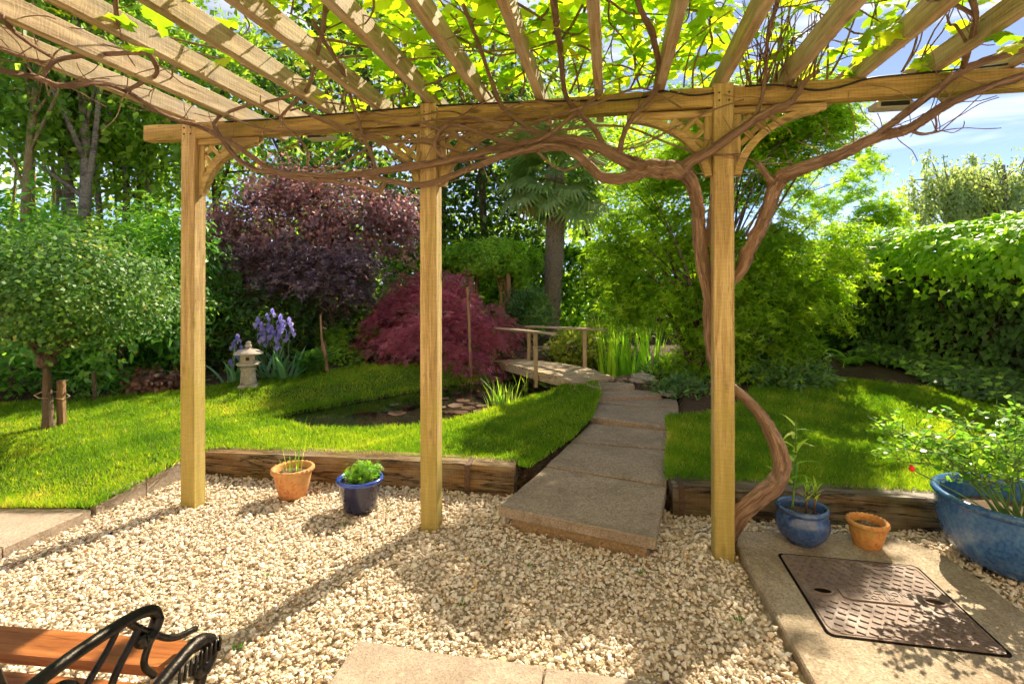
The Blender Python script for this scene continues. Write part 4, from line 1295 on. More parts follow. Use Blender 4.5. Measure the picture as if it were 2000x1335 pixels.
# round headed tree with stake
tb = G(95, 829, .2); tb.z = hz(tb.x, tb.y) - .02
cc = HP(130, 572, 4.37)
cents = np.concatenate([in_ellipsoid(140, cc, (.80, .64, .42), .62), in_ellipsoid(40, cc + (0, 0, .15), (.55, .5, .4), .2)])
cents = np.concatenate([cents, in_ellipsoid(60, cc + (.02, 0, .02), (1.0, .72, .48), .90), in_ellipsoid(22, cc + (-.15, -.1, .22), (.6, .5, .3), .9)])
cents = cents[cents[:, 2] > cc[2] - .40]
def knuckle(mb):
    k = Vector((tb.x - .02, tb.y, EYE - (705 - HOR) / FPX * 4.37))
    mb.lathe([(.05, -.05), (.075, -.01), (.07, .03), (.04, .06)], 10, k)
    for i in range(34):
        a = random.uniform(0, 6.28); s = k + Vector((random.uniform(-.04, .04), random.uniform(-.04, .04), .02))
        t = Vector((cc[0] + .52 * math.cos(a) * random.uniform(.4, 1), cc[1] + .45 * math.sin(a), cc[2] - .28 + random.uniform(-.06, .2)))
        q = spline([s, s.lerp(t, .5) + Vector((0, 0, .05)), t], 4)
        mb.tube(q, [.013 * (1 - .08 * j) for j in range(len(q))], 5)
e = tree('round_headed_tree', 'small round headed tree with pollarded rough trunk at the lawn edge', 'tree', tb, (tb.x - .02, tb.y, EYE - (700 - HOR) / FPX * 4.37), .050, cents, 72, .15, T_ROUND, .036, M['leaf_box'], M['bark'], cc, count=0, flat=.8, up=.6, out=.7, jit=.6, extra=knuckle, n=10)
sb = G(122, 823, .2); sb.z = hz(sb.x, sb.y)
st_e = thing('tree_stake', 'short brown stake tied beside the round headed tree', 'stake', sb)
timber('stake', sb + Vector((0, 0, -.06)), Vector((sb.x - .012, sb.y, EYE - (743 - HOR) / FPX * sb.y)), .055, .045, M['stake'], st_e, up=(0, -1, 0), segs=6)
mb = MB(); z_ = sb.z + .25
mb.tube([(tb.x - .07, tb.y - .06, z_ + .05), (tb.x, tb.y - .085, z_ + .03), (sb.x - .03, sb.y - .045, z_), (sb.x + .04, sb.y - .035, z_ - .01), (sb.x + .03, sb.y + .04, z_), (tb.x + .04, tb.y + .09, z_ + .05), (tb.x - .08, tb.y + .03, z_ + .06), (tb.x - .07, tb.y - .06, z_ + .05)], .004, 5)
mb.build('twine', M['rope'], st_e, True)

# laurel and rhododendron screen on the left
kw = dict(flat=.8, up=.55, out=.8, jit=.5)
shrub('laurel_shrub', 'glossy laurel low behind the round headed tree at the left edge', 'shrub', HP(20, 655, 5.5), (.75, .55, .75), 46, 52, .2, T_LANCE, .11, M['leaf_laurel'], drop=.5, **kw)
shrub('laurel_shrub', 'bright drooping laurel between the round headed tree and the first post', 'shrub', HP(235, 650, 5.9), (.80, .6, .85), 74, 52, .2, T_LANCE, .115, M['leaf_laurel'], drop=.5, **kw)
shrub('laurel_shrub', 'tall laurel rising behind the first post', 'shrub', HP(330, 560, 6.6), (.75, .6, 1.15), 70, 52, .22, T_LANCE, .11, M['leaf_laurel'], drop=.5, **kw)
shrub('bamboo_shrub', 'light feathery green shrub in the top left of the screen', 'shrub', HP(10, 455, 7.3), (1.15, .8, .85), 60, 56, .3, T_LANCE, .13, M['leaf_bright'], drop=.5, **kw)
shrub('bamboo_shrub', 'fresh green mounded shrub above the round headed tree', 'shrub', HP(300, 520, 7.6), (1.05, .7, .85), 60, 56, .26, T_LANCE, .12, M['leaf_bright'], drop=.6, **kw)
shrub('bamboo_shrub', 'dark green shrub filling the gap above the round headed tree', 'shrub', HP(150, 520, 8.0), (1.3, .8, .8), 54, 56, .34, T_KITE, .13, M['leaf_wood'], **kw)
shrub('bronze_shrub', 'low bronze leaved shrub at the foot of the laurel', 'shrub', HP(305, 748, 5.65), (.34, .22, .13), 26, 46, .1, T_ROUND, .05, M['leaf_heuchera'], r0=.01, **kw)
shrub('evergreen_shrub', 'dark evergreen undergrowth behind the stone lantern', 'shrub', HP(480, 640, 6.9), (1.0, .4, .55), 54, 50, .2, T_LANCE, .09, M['leaf_dark'], r0=.02, **kw)
shrub('evergreen_shrub', 'dark leafy undergrowth under the plum maple', 'shrub', HP(680, 650, 7.8), (.9, .5, .6), 44, 48, .2, T_KITE, .09, M['leaf_dark'], r0=.02, **kw)
# chain link fence at the far left
fe = thing('chain_link_fence', 'low sagging chain link fence at the foot of the laurel', 'fence', (-5.2, 5.05, .2))
mb = MB()
for k in range(22):
    x0 = -6.0 + k * .08
    for s in (-1, 1):
        mb.tube([(x0 + (0 if s > 0 else .3), 5.12, .16), (x0 + (.3 if s > 0 else 0), 5.13, .46)], .0016, 4)
mb.build('wire_mesh', M['iron'], fe)
for x_ in (-5.75, -4.2):
    timber('post', (x_, 5.18, .1), (x_, 5.18, .50), .03, .03, M['bark'], fe, up=(0, -1, 0), segs=3)

# smoke bush and plum maple
c1 = HP(560, 450, 8.3); c2 = HP(705, 440, 8.2); c3 = HP(470, 520, 7.9)
cents = np.concatenate([in_ellipsoid(90, c1, (1.0, .8, .85), .4), in_ellipsoid(60, c2, (.8, .7, .75), .4), in_ellipsoid(34, c3, (.6, .6, .6), .4), in_ellipsoid(26, HP(585, 370, 8.3), (.7, .5, .35), .2), in_ellipsoid(24, HP(440, 460, 8.0), (.45, .4, .5), .3), in_ellipsoid(26, HP(785, 450, 8.1), (.4, .4, .45), .3), in_ellipsoid(26, HP(470, 565, 7.7), (.55, .4, .3), .3)])
sbx = (-3.3, 8.4, hz(-3.3, 8.4))
tree('smoke_bush', 'big purple smoke bush with dusty russet plumes', 'shrub', sbx, (-3.3, 8.4, 1.8), .08, cents, 82, .22, T_ROUND, .062, M['leaf_smoke'], M['bark'], (c1 + c2) / 2, flat=.8, up=.5, out=.7, jit=.7, count=18)
cp_ = HP(625, 545, 7.25)
cents = np.concatenate([in_ellipsoid(60, cp_, (.80, .5, .45), .35), in_ellipsoid(24, HP(545, 505, 7.2), (.55, .4, .35), .3), in_ellipsoid(20, HP(690, 520, 7.3), (.4, .4, .35), .3)])
pb = G(665, 720, .28); pb = Vector((-2.42, 7.2, hz(-2.42, 7.2)))
tree('plum_maple', 'dark plum leaved maple spreading above the purple irises', 'tree', pb, (-2.6, 7.2, 1.15), .035, cents, 44, .2, T_PALM5, .085, M['leaf_plum'], M['bark'], cp_, flat=.4, up=.9, out=.4, jit=.5, count=14, drop=.4)

# red dissected maple dome
rc = HP(845, 640, 7.7)
def dome(n, c, rx, ry, zt, zb):
    a = RNG.uniform(0, 6.28, n); q = np.sqrt(RNG.random(n)) * .98
    lay = RNG.random(n)
    zz = zb + (zt - zb) * (1 - q ** 2.2) * (.62 + .38 * lay) - .12 * (RNG.random(n) < .2)
    k_ = 1 + .12 * np.sin(3 * a + 1) + .07 * np.sin(7 * a)
    return np.stack([c[0] + rx * q * np.cos(a) * k_, c[1] + ry * q * np.sin(a) * k_, zz], -1)
cents = np.concatenate([dome(180, rc, 1.22, .95, 1.66, .58), dome(60, rc, 1.2, .95, 1.15, .48), dome(14, HP(915, 690, 6.95), .30, .2, .62, .36)])
rb = Vector((rc[0] - .1, rc[1] + .1, hz(rc[0], rc[1])))
tree('red_maple', 'crimson weeping Japanese maple dome beyond the pond', 'tree', rb, (rb.x + .1, rb.y, .95), .06, cents, 62, .17, T_LACE, .085, M['leaf_red'], M['bark'], (rc[0], rc[1], .3), flat=.35, up=1.0, out=.6, jit=.35, count=26, drop=.9)
shrub('green_lace_maple', 'small green lace leaved maple between the stakes and the red maple', 'shrub', HP(690, 655, 7.3), (.42, .35, .26), 26, 60, .16, T_LACE, .08, M['leaf_arch'], r0=.02, flat=.4, up=.9, out=.5, jit=.4, drop=.8)
for (u, v, y, rx, rz, lb, mt) in ((905, 705, 7.05, .38, .12, 'low green creeper on the bank under the bridge end', 'leaf_arch'), (835, 712, 7.2, .45, .10, 'low leafy groundcover under the red maple', 'leaf_dark'), (955, 690, 7.9, .35, .16, 'small leafy plant by the foot of the arch', 'leaf_hedge'), (675, 700, 7.0, .25, .14, 'broad leaved plant beside the bed stake', 'leaf_arch')):
    shrub('groundcover_plant', lb, 'plant', HP(u, v, y), (rx, .25, rz), 18, 44, .11, T_ROUND, .042, M[mt], r0=.008, flat=.8, up=.8, out=.5, jit=.5)

# clipped arch
AY = 9.2
ar = thing('clipped_arch', 'clipped honeysuckle arch on timber posts with twisted stems', 'arch', ((-.42), AY, .3))
xs_ = (HP(922, 600, AY)[0], HP(994, 600, AY)[0])
for i, (x_, y_) in enumerate(((xs_[0], AY - .15), (xs_[1], AY - .15), (xs_[0] + .05, AY + .45), (xs_[1] + .05, AY + .45))):
    timber('post', (x_, y_, .2), (x_, y_, 1.62), .075, .075, M['stake'], ar, up=(0, -1, 0), segs=8)
timber('rail', (xs_[0] - .2, AY - .15, 1.66), (xs_[1] + .08, AY - .15, 1.66), .07, .07, M['stake'], ar, segs=5)
mb = MB()
for k in range(16):
    x_ = xs_[1] + random.uniform(-.16, .05); t = (xs_[1] - random.uniform(.05, .55), AY + random.uniform(-.1, .3), random.uniform(1.62, 1.85))
    s = (x_, AY + random.uniform(-.12, .1), .3)
    q = spline([s, (x_ + random.uniform(-.07, .07), AY, .8), (x_ + random.uniform(-.09, .04), AY, 1.3), t], 5)
    mb.tube(q, [.017 * (1 - .03 * j) for j in range(len(q))], 5, wob=.1)
mb.build('stem', M['bark_lit'], ar, True)
ac = np.array((HP(948, 520, AY)[0], AY + .15, 1.78))
cents = in_ellipsoid(270, ac + (0.06, 0, -.02), (.92, .50, .40), .80); cents[:, 2] = np.maximum(cents[:, 2], 1.62)
leg = np.stack([RNG.uniform(xs_[1] + .1, xs_[1] + .32, 50), RNG.uniform(AY - .2, AY + .45, 50), RNG.uniform(.75, 1.7, 50)], -1)
pts, nrm, rnd = clump_leaves(np.concatenate([cents, leg]), 66, .10, ac, .8, .5, 1.0, .5)
link('foliage', leaf_mesh('foliage', pts, RNG.uniform(.045, .075, len(pts)), T_KITE, M['leaf_arch'], nrm, rnd=rnd), ar)

# hedges
def hedge(name, label, x0, x1, y0, y1, z0, z1, n, leaf, size, mat, rag=.12, cat='hedge', bark=True, along=None):
    e = thing(name, label, cat, ((x0 + x1) / 2, (y0 + y1) / 2, z0))
    f = RNG.random(n)
    x = RNG.uniform(x0, x1, n); y = RNG.uniform(y0, y1, n); z = z0 + (z1 - z0) * RNG.random(n) ** .9
    top = z1 + .10 * vnoise(x, y, 2.1, 3)
    z = np.minimum(z, top)
    face = RNG.random(n)
    front = face < .55; tp = face > .72
    y = np.where(front, y0 + np.abs(RNG.normal(0, rag, n)) + .10 * vnoise(x, z, 3, 1), y)
    z = np.where(tp, top - np.abs(RNG.normal(0, rag, n)), z)
    nrm = np.stack([np.zeros(n), np.where(front, -.8, -.1), np.where(tp, 1.0, .45)], -1) + RNG.normal(size=(n, 3)) * .5
    link('foliage', leaf_mesh('foliage', np.stack([x, y, z], -1), RNG.uniform(.7, 1.3, n) * size, leaf, M[mat], nrm), e)
    mb = MB()
    for k in range(int((x1 - x0) / .5) + 1):
        p = Vector((x0 + .25 + k * .5, (y0 + y1) / 2, z0 - .1)); mb.tube([p, p + Vector((.05, 0, (z1 - z0) * .8))], [.035, .015], 5)
    mb.build('stem', M['bark'], e, True)
    return e
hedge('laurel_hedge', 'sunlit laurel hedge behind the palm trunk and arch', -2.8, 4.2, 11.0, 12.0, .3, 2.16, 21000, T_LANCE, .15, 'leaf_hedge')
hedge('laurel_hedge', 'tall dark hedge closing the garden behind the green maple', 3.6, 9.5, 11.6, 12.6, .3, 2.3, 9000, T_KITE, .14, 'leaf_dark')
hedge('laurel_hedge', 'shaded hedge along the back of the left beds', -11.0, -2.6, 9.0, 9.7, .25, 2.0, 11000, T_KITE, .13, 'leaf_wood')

# palm
PY = 10.2
px = HP(1078, 600, PY)[0]
pal = thing('windmill_palm', 'tall windmill palm with shaggy trunk and fan leaves', 'palm', (px, PY, .3))
tp = Vector((HP(1084, 360, PY)[0], PY, HP(1092, 328, PY)[2]))
tr = spline([(px, PY, .2), (px + .02, PY, 1.4), (HP(1085, 440, PY)[0], PY, HP(1085, 440, PY)[2]), tp], 10)
mb = MB()
rr_ = [.125 + .05 * min(1, i / 14) + .015 * (i % 2) for i in range(len(tr))]
mb.tube(tr, rr_, 14, wob=.07)
for k in range(260):                                          # leaf bases sticking out of the fibre
    i = random.randrange(4, len(tr) - 1); a = random.uniform(0, 6.28); d = Vector((math.cos(a), math.sin(a), 0))
    p = tr[i] + Vector((0, 0, random.uniform(-.04, .04)))
    mb.tube([p + d * rr_[i] * .9, p + d * (rr_[i] + .03) + Vector((0, 0, .07))], [.014, .005], 4)
mb.build('trunk', M['bark_palm'], pal, True)
M['leaf_palm'] = leaf_mat('palm_fan', [(.0, (.045, .085, .026)), (.6, (.095, .15, .05)), (.92, (.18, .20, .07)), (1, (.30, .21, .07))], .34)
M['leaf_palm_dead'] = leaf_mat('dead_palm_fan', [(.0, (.20, .13, .05)), (1, (.38, .26, .11))], .25)
def palm_fan():
    v = []; f = []; nseg = 30
    for i in range(nseg):
        a = -2.15 + 4.3 * i / (nseg - 1); L = .60 * (1 - .12 * abs(a)) * random.uniform(.92, 1.06); w = .034
        d = Vector((math.sin(a), math.cos(a), 0)); p = Vector((math.cos(a), -math.sin(a), 0))
        droop = random.uniform(.10, .22)
        b = len(v)
        v += [d * .04, d * L * .55 - p * w + Vector((0, 0, .02 * (i % 2))), d * L * .55 + p * w + Vector((0, 0, .02 * ((i + 1) % 2))), d * L + Vector((0, 0, -droop))]
        f += [[b, b + 1, b + 2], [b + 1, b + 3, b + 2]]
    n0 = len(v)
    v += [Vector((-.012, 0, 0)), Vector((.012, 0, 0)), Vector((.014, -.62, -.03)), Vector((-.014, -.62, -.03)), Vector((0, 0, -.015)), Vector((0, -.62, -.045))]
    f += [[n0, n0 + 1, n0 + 2], [n0, n0 + 2, n0 + 3], [n0 + 1, n0 + 4, n0 + 5], [n0 + 1, n0 + 5, n0 + 2], [n0 + 4, n0, n0 + 3], [n0 + 4, n0 + 3, n0 + 5]]
    return v, f
fans = []
for k in range(8):
    v, f = palm_fan()
    fans.append(build_mesh('fan_leaf', [tuple(q) for q in v], f, M['leaf_palm'] if k < 6 else M['leaf_palm_dead'], False, {'rnd': np.random.default_rng(k).uniform(.1, .9) * np.ones(len(v)) * .7 + np.random.default_rng(k + 50).random(len(v)) * .3}))
for k in range(54):
    a = k * 2.39996; t = k / 53
    el = math.radians(80 - 128 * t)
    d = Vector((math.cos(a) * math.cos(el), math.sin(a) * math.cos(el), math.sin(el)))
    y_ax = d; z_ax = Vector((0, 0, 1)) - d * d.z if abs(d.z) < .95 else Vector((1, 0, 0)) - d * d.x
    z_ax = (z_ax + Vector((random.uniform(-.4, .4), random.uniform(-.4, .4), 0))).normalized(); z_ax = (z_ax - y_ax * z_ax.dot(y_ax)).normalized()
    x_ax = y_ax.cross(z_ax); s = random.uniform(.95, 1.3)
    mx = Matrix((x_ax * s, y_ax * s, z_ax * s)).transposed().to_4x4(); mx.translation = tp + Vector((0, 0, .05 - .25 * t)) + d * .62 * s
    link('fan_leaf', fans[random.randrange(6) if t < .86 else random.randrange(3, 8)], pal, mx)

# conifers by the bridge
def needle_shrub(label, center, radii, K, per, size, mat, group=None, up=.5):
    e = thing('juniper', label, 'shrub', (center[0], center[1], hz(center[0], center[1])), group)
    cents = in_ellipsoid(K, center, radii, .5)
    pts, _, rnd = clump_leaves(cents, per, .13, center, .6)
    al = norm_rows(pts - np.asarray(center)) + np.array((0, 0, up)) + RNG.normal(size=pts.shape) * .5
    link('foliage', leaf_mesh('foliage', pts, RNG.uniform(.7, 1.3, len(pts)) * size, (np.array([(-.13, 0, 0), (.13, 0, 0), (.16, .5, 0), (0, 1, 0), (-.16, .5, 0)]), np.array([(0, 1, 2, 3, 4)])), M[mat], RNG.normal(size=pts.shape) + np.array((0, 0, .6)), al, rnd), e)
    mb = MB(); b = Vector((center[0], center[1], hz(center[0], center[1]) - .03))
    limbs(mb, b, (center[0], center[1], center[2]), .03, [tuple(c) for c in cents], count=8)
    mb.build('stem', M['bark'], e, True)
needle_shrub('grey green conifer beside the arch post', HP(1035, 610, 8.9), (.34, .3, .40), 60, 48, .07, 'leaf_juniper')
needle_shrub('golden juniper sprawling behind the bridge rail', HP(1125, 685, 7.9), (.48, .35, .28), 56, 46, .085, 'leaf_yellow_juniper')
needle_shrub('golden juniper between the bridge and the tall reeds', HP(1180, 665, 8.3), (.30, .3, .26), 30, 46, .085, 'leaf_yellow_juniper')
needle_shrub('spreading juniper under the green maple', HP(1530, 728, 5.95), (.55, .38, .16), 60, 54, .07, 'leaf_juniper', up=.2)
needle_shrub('low heathery evergreen beside the top of the path', HP(1330, 760, 5.6), (.24, .2, .09), 26, 46, .05, 'leaf_juniper')
needle_shrub('low clump of evergreen behind the rock', HP(1300, 735, 6.4), (.28, .2, .12), 26, 46, .06, 'leaf_juniper')
needle_shrub('dark low evergreen at the maple foot', HP(1420, 745, 6.2), (.35, .25, .12), 34, 46, .06, 'leaf_juniper')

# green Japanese maple on the right
mc = HP(1470, 470, 6.5)
tiers = []
for (u, v, y, rx, ry, rz, k) in ((1290, 440, 6.7, .75, .6, .38, 34), (1250, 560, 6.5, .62, .5, .36, 30), (1385, 640, 6.2, .45, .45, .34, 24), (1420, 330, 6.8, .85, .7, .42, 44), (1555, 280, 6.7, .70, .7, .42, 36), (1640, 345, 8.9, .95, .5, .5, 20), (1685, 415, 9.0, .80, .5, .45, 24),
                                 (1560, 470, 6.2, .9, .6, .45, 42), (1500, 580, 6.1, .8, .5, .40, 36), (1580, 570, 6.7, .55, .5, .40, 24), (1420, 520, 6.5, .8, .6, .5, 36), (1380, 700, 6.2, .5, .35, .22, 16), (1490, 680, 6.1, .55, .4, .24, 20), (1480, 240, 6.9, .55, .5, .25, 20), (1340, 300, 7.0, .6, .5, .3, 24), (1390, 215, 6.1, .75, .6, .35, 36), (1500, 190, 6.1, .75, .6, .35, 34), (1600, 225, 6.3, .5, .5, .3, 22), (1280, 330, 6.6, .55, .5, .3, 20), (1210, 490, 6.7, .4, .4, .3, 14)):
    tiers.append(in_ellipsoid(k, HP(u, v, y), (rx, ry, rz), .25))
cents = np.concatenate(tiers)
mb0 = G(1368, 752, .26); mb0 = Vector((2.28, 6.25, hz(2.28, 6.25) - .03))
def multi(mb):
    for (dx, dy, t) in ((.25, .1, HP(1600, 420, 6.5)), (-.15, .1, HP(1300, 480, 6.6)), (.05, -.05, HP(1470, 360, 6.6)), (.12, .15, HP(1530, 600, 6.2)), (-.08, 0, HP(1400, 420, 6.6)), (-.2, .05, HP(1255, 560, 6.5)), (.3, .1, HP(1660, 520, 6.5))):
        s = mb0 + Vector((dx * .35, dy * .35, .05)); t = Vector(t)
        q = spline([s, s.lerp(t, .4) + Vector((0, 0, .25)), t], 6)
        mb.tube(q, [.038 * (1 - .065 * j) for j in range(len(q))], 7, wob=.07)
tree('green_maple', 'large spreading green Japanese maple right of the bridge', 'tree', mb0, (mb0.x + .1, mb0.y, 1.3), .06, cents, 82, .21, T_PALM5, .086, M['leaf_maple'], M['bark'], mc, flat=.35, up=1.0, out=.35, jit=.45, count=40, drop=.5, extra=multi)
# golden tree behind it and one behind the hedge
gc = HP(1290, 330, 11.0)
cents = np.concatenate([in_ellipsoid(70, gc, (1.15, .9, 1.2), .3), in_ellipsoid(30, HP(1210, 420, 10.8), (.7, .6, .8), .3), in_ellipsoid(26, HP(1420, 260, 11), (.9, .7, .5), .3)])
tree('golden_tree', 'golden green tree glowing behind the maple and palm', 'tree', (gc[0], gc[1], .3), (gc[0], gc[1], gc[2]), .07, cents, 60, .34, T_KITE, .085, M['leaf_gold'], M['bark'], gc, flat=.6, up=.7, out=.4, jit=.7, count=22)

# ------------------------------------------------------------------ ivy hedge on the right
iv = thing('ivy_hedge', 'deep ivy covered hedge with sunlit overhanging top on the right', 'hedge', (5.5, 6.4, .2))
def ivy_face(n, zlo, zhi, depth, bulge):
    y = RNG.uniform(4.2, 10.6, n); z = zlo + (zhi - zlo) * RNG.random(n)
    x = 5.28 - bulge - .02 * (y - 5) + .13 * vnoise(y, z, 1.9, 2) + .06 * vnoise(y, z, 5.2, 7) + np.abs(RNG.normal(0, depth, n))
    return x, y, z
def ivy_sheet(n, zlo, zhi, depth, bulge, size, name, nz=.5):
    x, y, z = ivy_face(n, zlo, zhi, depth, bulge)
    z = z + .10 * vnoise(y, x, 1.7, 9)
    nrm = np.stack([-np.ones(n), np.zeros(n) - .15, np.full(n, nz)], -1) + RNG.normal(size=(n, 3)) * .5
    al = np.tile((-.25, 0, -1.0), (n, 1))
    rnd = .5 * RNG.random(n) + .5 * np.clip(.5 + .6 * vnoise(y, z, 2.3, 5), 0, 1)
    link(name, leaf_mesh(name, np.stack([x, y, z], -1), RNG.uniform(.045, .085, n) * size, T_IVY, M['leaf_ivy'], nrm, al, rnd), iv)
ivy_sheet(8500, .25, 1.45, .10, .0, 1.0, 'ivy')
n = 9500
y = RNG.uniform(4.0, 10.8, n); t = RNG.random(n)
ang = t * 2.3 - .35                      # overhanging rounded top
R_ = .42 + .07 * vnoise(y, ang, 2.2, 3) + .05 * vnoise(y, ang * 2, 5, 1)
x = 5.36 - R_ * np.cos(ang) - np.abs(RNG.normal(0, .05, n)) * np.cos(ang); z = 1.62 + .07 * vnoise(y, y, .9, 4) + R_ * np.sin(ang) * 1.05
low = RNG.random(n) < .16; z = np.where(low, z - RNG.random(n) * .35 * (ang < .3), z)
nrm = np.stack([-np.cos(ang), np.full(n, -.15), np.sin(ang) + .35], -1) + RNG.normal(size=(n, 3)) * .45
rnd = .35 + .35 * RNG.random(n) + .3 * np.clip(.5 + .6 * vnoise(y, z, 3.1, 5), 0, 1)
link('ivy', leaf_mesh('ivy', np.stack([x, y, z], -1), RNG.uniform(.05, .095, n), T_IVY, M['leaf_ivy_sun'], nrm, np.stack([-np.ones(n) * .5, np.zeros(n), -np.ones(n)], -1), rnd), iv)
n = 2600                                   # trailing over the top and behind
y = RNG.uniform(4.0, 10.8, n); x = RNG.uniform(5.3, 6.6, n); z = 2.02 + .08 * vnoise(x, y, 2, 4) + RNG.normal(0, .04, n)
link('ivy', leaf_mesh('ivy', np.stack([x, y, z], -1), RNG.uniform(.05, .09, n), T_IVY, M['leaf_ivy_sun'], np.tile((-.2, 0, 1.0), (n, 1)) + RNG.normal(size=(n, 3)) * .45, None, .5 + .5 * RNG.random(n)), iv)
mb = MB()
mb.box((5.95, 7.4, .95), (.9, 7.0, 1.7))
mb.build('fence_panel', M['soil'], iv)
for k in range(24):
    y_ = 4.3 + k * .27; q = [(5.45, y_, .1), (5.40 + random.uniform(-.05, .03), y_ + random.uniform(-.2, .2), .7), (5.36, y_ + random.uniform(-.3, .3), 1.5)]
    mb = MB(); mb.tube(spline(q, 4), [.016, .015, .014, .013, .012, .011, .010, .009, .008], 5); mb.build('stem', M['bark'], iv, True)
# ivy running out over the soil
n = 2600
a = RNG.random(n); y = RNG.uniform(4.2, 7.6, n); wid = .22 + .42 * np.exp(-((y - 5.4) / .8) ** 2)
x = 5.2 - wid * RNG.random(n); z = height(x, y) + .05 + .16 * (1 - (5.2 - x) / wid) + .05 * vnoise(x, y, 6, 2) + RNG.random(n) * .05
o = link('ground_ivy', leaf_mesh('ground_ivy', np.stack([x, y, z], -1), RNG.uniform(.05, .085, n), T_IVY, M['leaf_ivy'], np.tile((-.45, -.2, 1.0), (n, 1)) + RNG.normal(size=(n, 3)) * .35))
tag(o, 'mat of ivy spreading over the soil at the hedge foot', 'ivy', None, 'stuff')
# ------------------------------------------------------------------ bridge
br = thing('garden_bridge', 'low timber garden bridge with plank deck and two handrails', 'bridge', G(1050, 735, .3))
DZ = .30
nl, nr = G(1122, 744, DZ), G(1200, 735, DZ)
fl, fr = G(963, 701, DZ), G(1024, 699, DZ)
ml, mr = G(1050, 732, DZ), G(1136, 721, DZ)
def edge_l(t): return (nl.lerp(ml, t * 2) if t < .5 else ml.lerp(fl, t * 2 - 1)) + Vector((0, 0, .05 * math.sin(math.pi * min(1, t * 1.05)) - .012))
def edge_r(t): return (nr.lerp(mr, t * 2) if t < .5 else mr.lerp(fr, t * 2 - 1)) + Vector((0, 0, .05 * math.sin(math.pi * min(1, t * 1.05)) - .012))
NP_ = 17
for k in range(NP_):
    t0, t1 = k / NP_ + .004, (k + 1) / NP_ - .004
    a, b, c, d = edge_l(t0), edge_r(t0), edge_r(t1), edge_l(t1)
    th = Vector((0, 0, -.03)); jz = Vector((0, 0, random.uniform(-.003, .003)))
    ex = (b - a).normalized() * random.uniform(-.012, .012)
    mb = MB(); mb.add([a + jz - ex, b + jz + ex, c + jz + ex, d + jz - ex, a + th + jz - ex, b + th + jz + ex, c + th + jz + ex, d + th + jz - ex], [[0, 1, 2, 3], [7, 6, 5, 4], [4, 5, 1, 0], [5, 6, 2, 1], [6, 7, 3, 2], [7, 4, 0, 3]])
    mb.build('plank', M['deck'], br)
for ef in (edge_l, edge_r):
    mb = MB()
    for k in range(10):
        a, b = ef(k / 10), ef((k + 1) / 10); inn = (edge_r(.5) - edge_l(.5)).normalized() * (.05 if ef is edge_l else -.05)
        pts = []
        for p in (a, b):
            for (o_, z_) in ((0, -.032), (1, -.032), (1, -.105), (0, -.105)): pts.append(p + inn * o_ + Vector((0, 0, z_)))
        mb.add(pts, [[0, 1, 5, 4], [1, 2, 6, 5], [2, 3, 7, 6], [3, 0, 4, 7], [0, 3, 2, 1], [4, 5, 6, 7]])
    mb.build('bearer', M['deck'], br)
def rail(ef, ts, label_top, zt, a, b):
    for t in ts:
        p = ef(t); out_ = (ef(.5) - (edge_r(.5) if ef is edge_l else edge_l(.5))).normalized() * .03
        timber('handrail_post', p + out_ + Vector((0, 0, -.18)), p + out_ + Vector((0, 0, zt)), .05, .05, M['stake_pale'], br, up=(0, -1, 0), segs=4)
    p0, p1 = ef(ts[0]), ef(ts[1]); d = (p1 - p0)
    o_ = (ef(.5) - (edge_r(.5) if ef is edge_l else edge_l(.5))).normalized() * .03
    timber('handrail', p0 - d * a + o_ + Vector((0, 0, zt + .014)), p1 + d * b + o_ + Vector((0, 0, zt + .014)), .07, .026, M['deck'], br, segs=6)
M['stake_pale'] = wood_mat('pale_post_wood', (.34, .23, .11), (.56, .42, .24), (.3, .26, .12), .3, grain=18)
rail(edge_l, (.5, .97), '', .46, .34, .0)
rail(edge_r, (.48, .97), '', .46, .30, .05)

# ------------------------------------------------------------------ stone lantern
lb = Vector((-2.93, 5.72, 0)); lb.z = hz(lb.x, lb.y) - .01
S_ = .535 / .54
lan = thing('stone_lantern', 'small pale Japanese stone lantern at the lawn edge', 'lantern', lb)
def sq(mb, z0, z1, a0, a1, rot=.35, n=4, bev=.0):
    pts = []
    for z, a in ((z0, a0), (z1, a1)):
        for k in range(n):
            t = rot + math.pi / n + 2 * math.pi * k / n
            pts.append((lb.x + a * math.cos(t), lb.y + a * math.sin(t), lb.z + z))
    fs = [list(range(n))[::-1], [n + k for k in range(n)]] + [[k, (k + 1) % n, n + (k + 1) % n, n + k] for k in range(n)]
    mb.add(pts, fs)
mb = MB(); sq(mb, 0, .028, .150, .150); sq(mb, .028, .05, .15, .125); mb.build('base', M['granite'], lan)
mb = MB(); mb.lathe([(.088, .05), (.083, .09), (.078, .16), (.074, .20), (.082, .214), (.088, .225), (.082, .236), (.068, .242)], 20, lb); mb.build('pedestal', M['granite'], lan, True)
mb = MB(); mb.tube([lb + Vector((.01 + .028 * math.cos(t), -.080, .12 + .03 * math.sin(t))) for t in np.linspace(0, 3.14, 9)], .006, 5); mb.build('carved_arch', M['granite'], lan)
mb = MB(); mb.lathe([(.075, .242), (.115, .262), (.125, .275), (.118, .286), (.085, .300)], 24, lb); mb.build('platform', M['granite'], lan, True)
fb = MB(); sq(fb, .300, .372, .102, .102); fbo = fb.build('firebox', M['granite'], lan)
for a_ in (0.35, .35 + math.pi / 2, .35 - math.pi / 2, .35 + math.pi):
    d = Vector((math.cos(a_ - math.pi / 2), math.sin(a_ - math.pi / 2), 0)); t = Vector((-d.y, d.x, 0))
    mb = MB(); mb.box(lb + d * .0722 + Vector((0, 0, .337)), (.036, .003, .036), axes(t).to_3x3()); mb.build('window', M['black'], fbo)
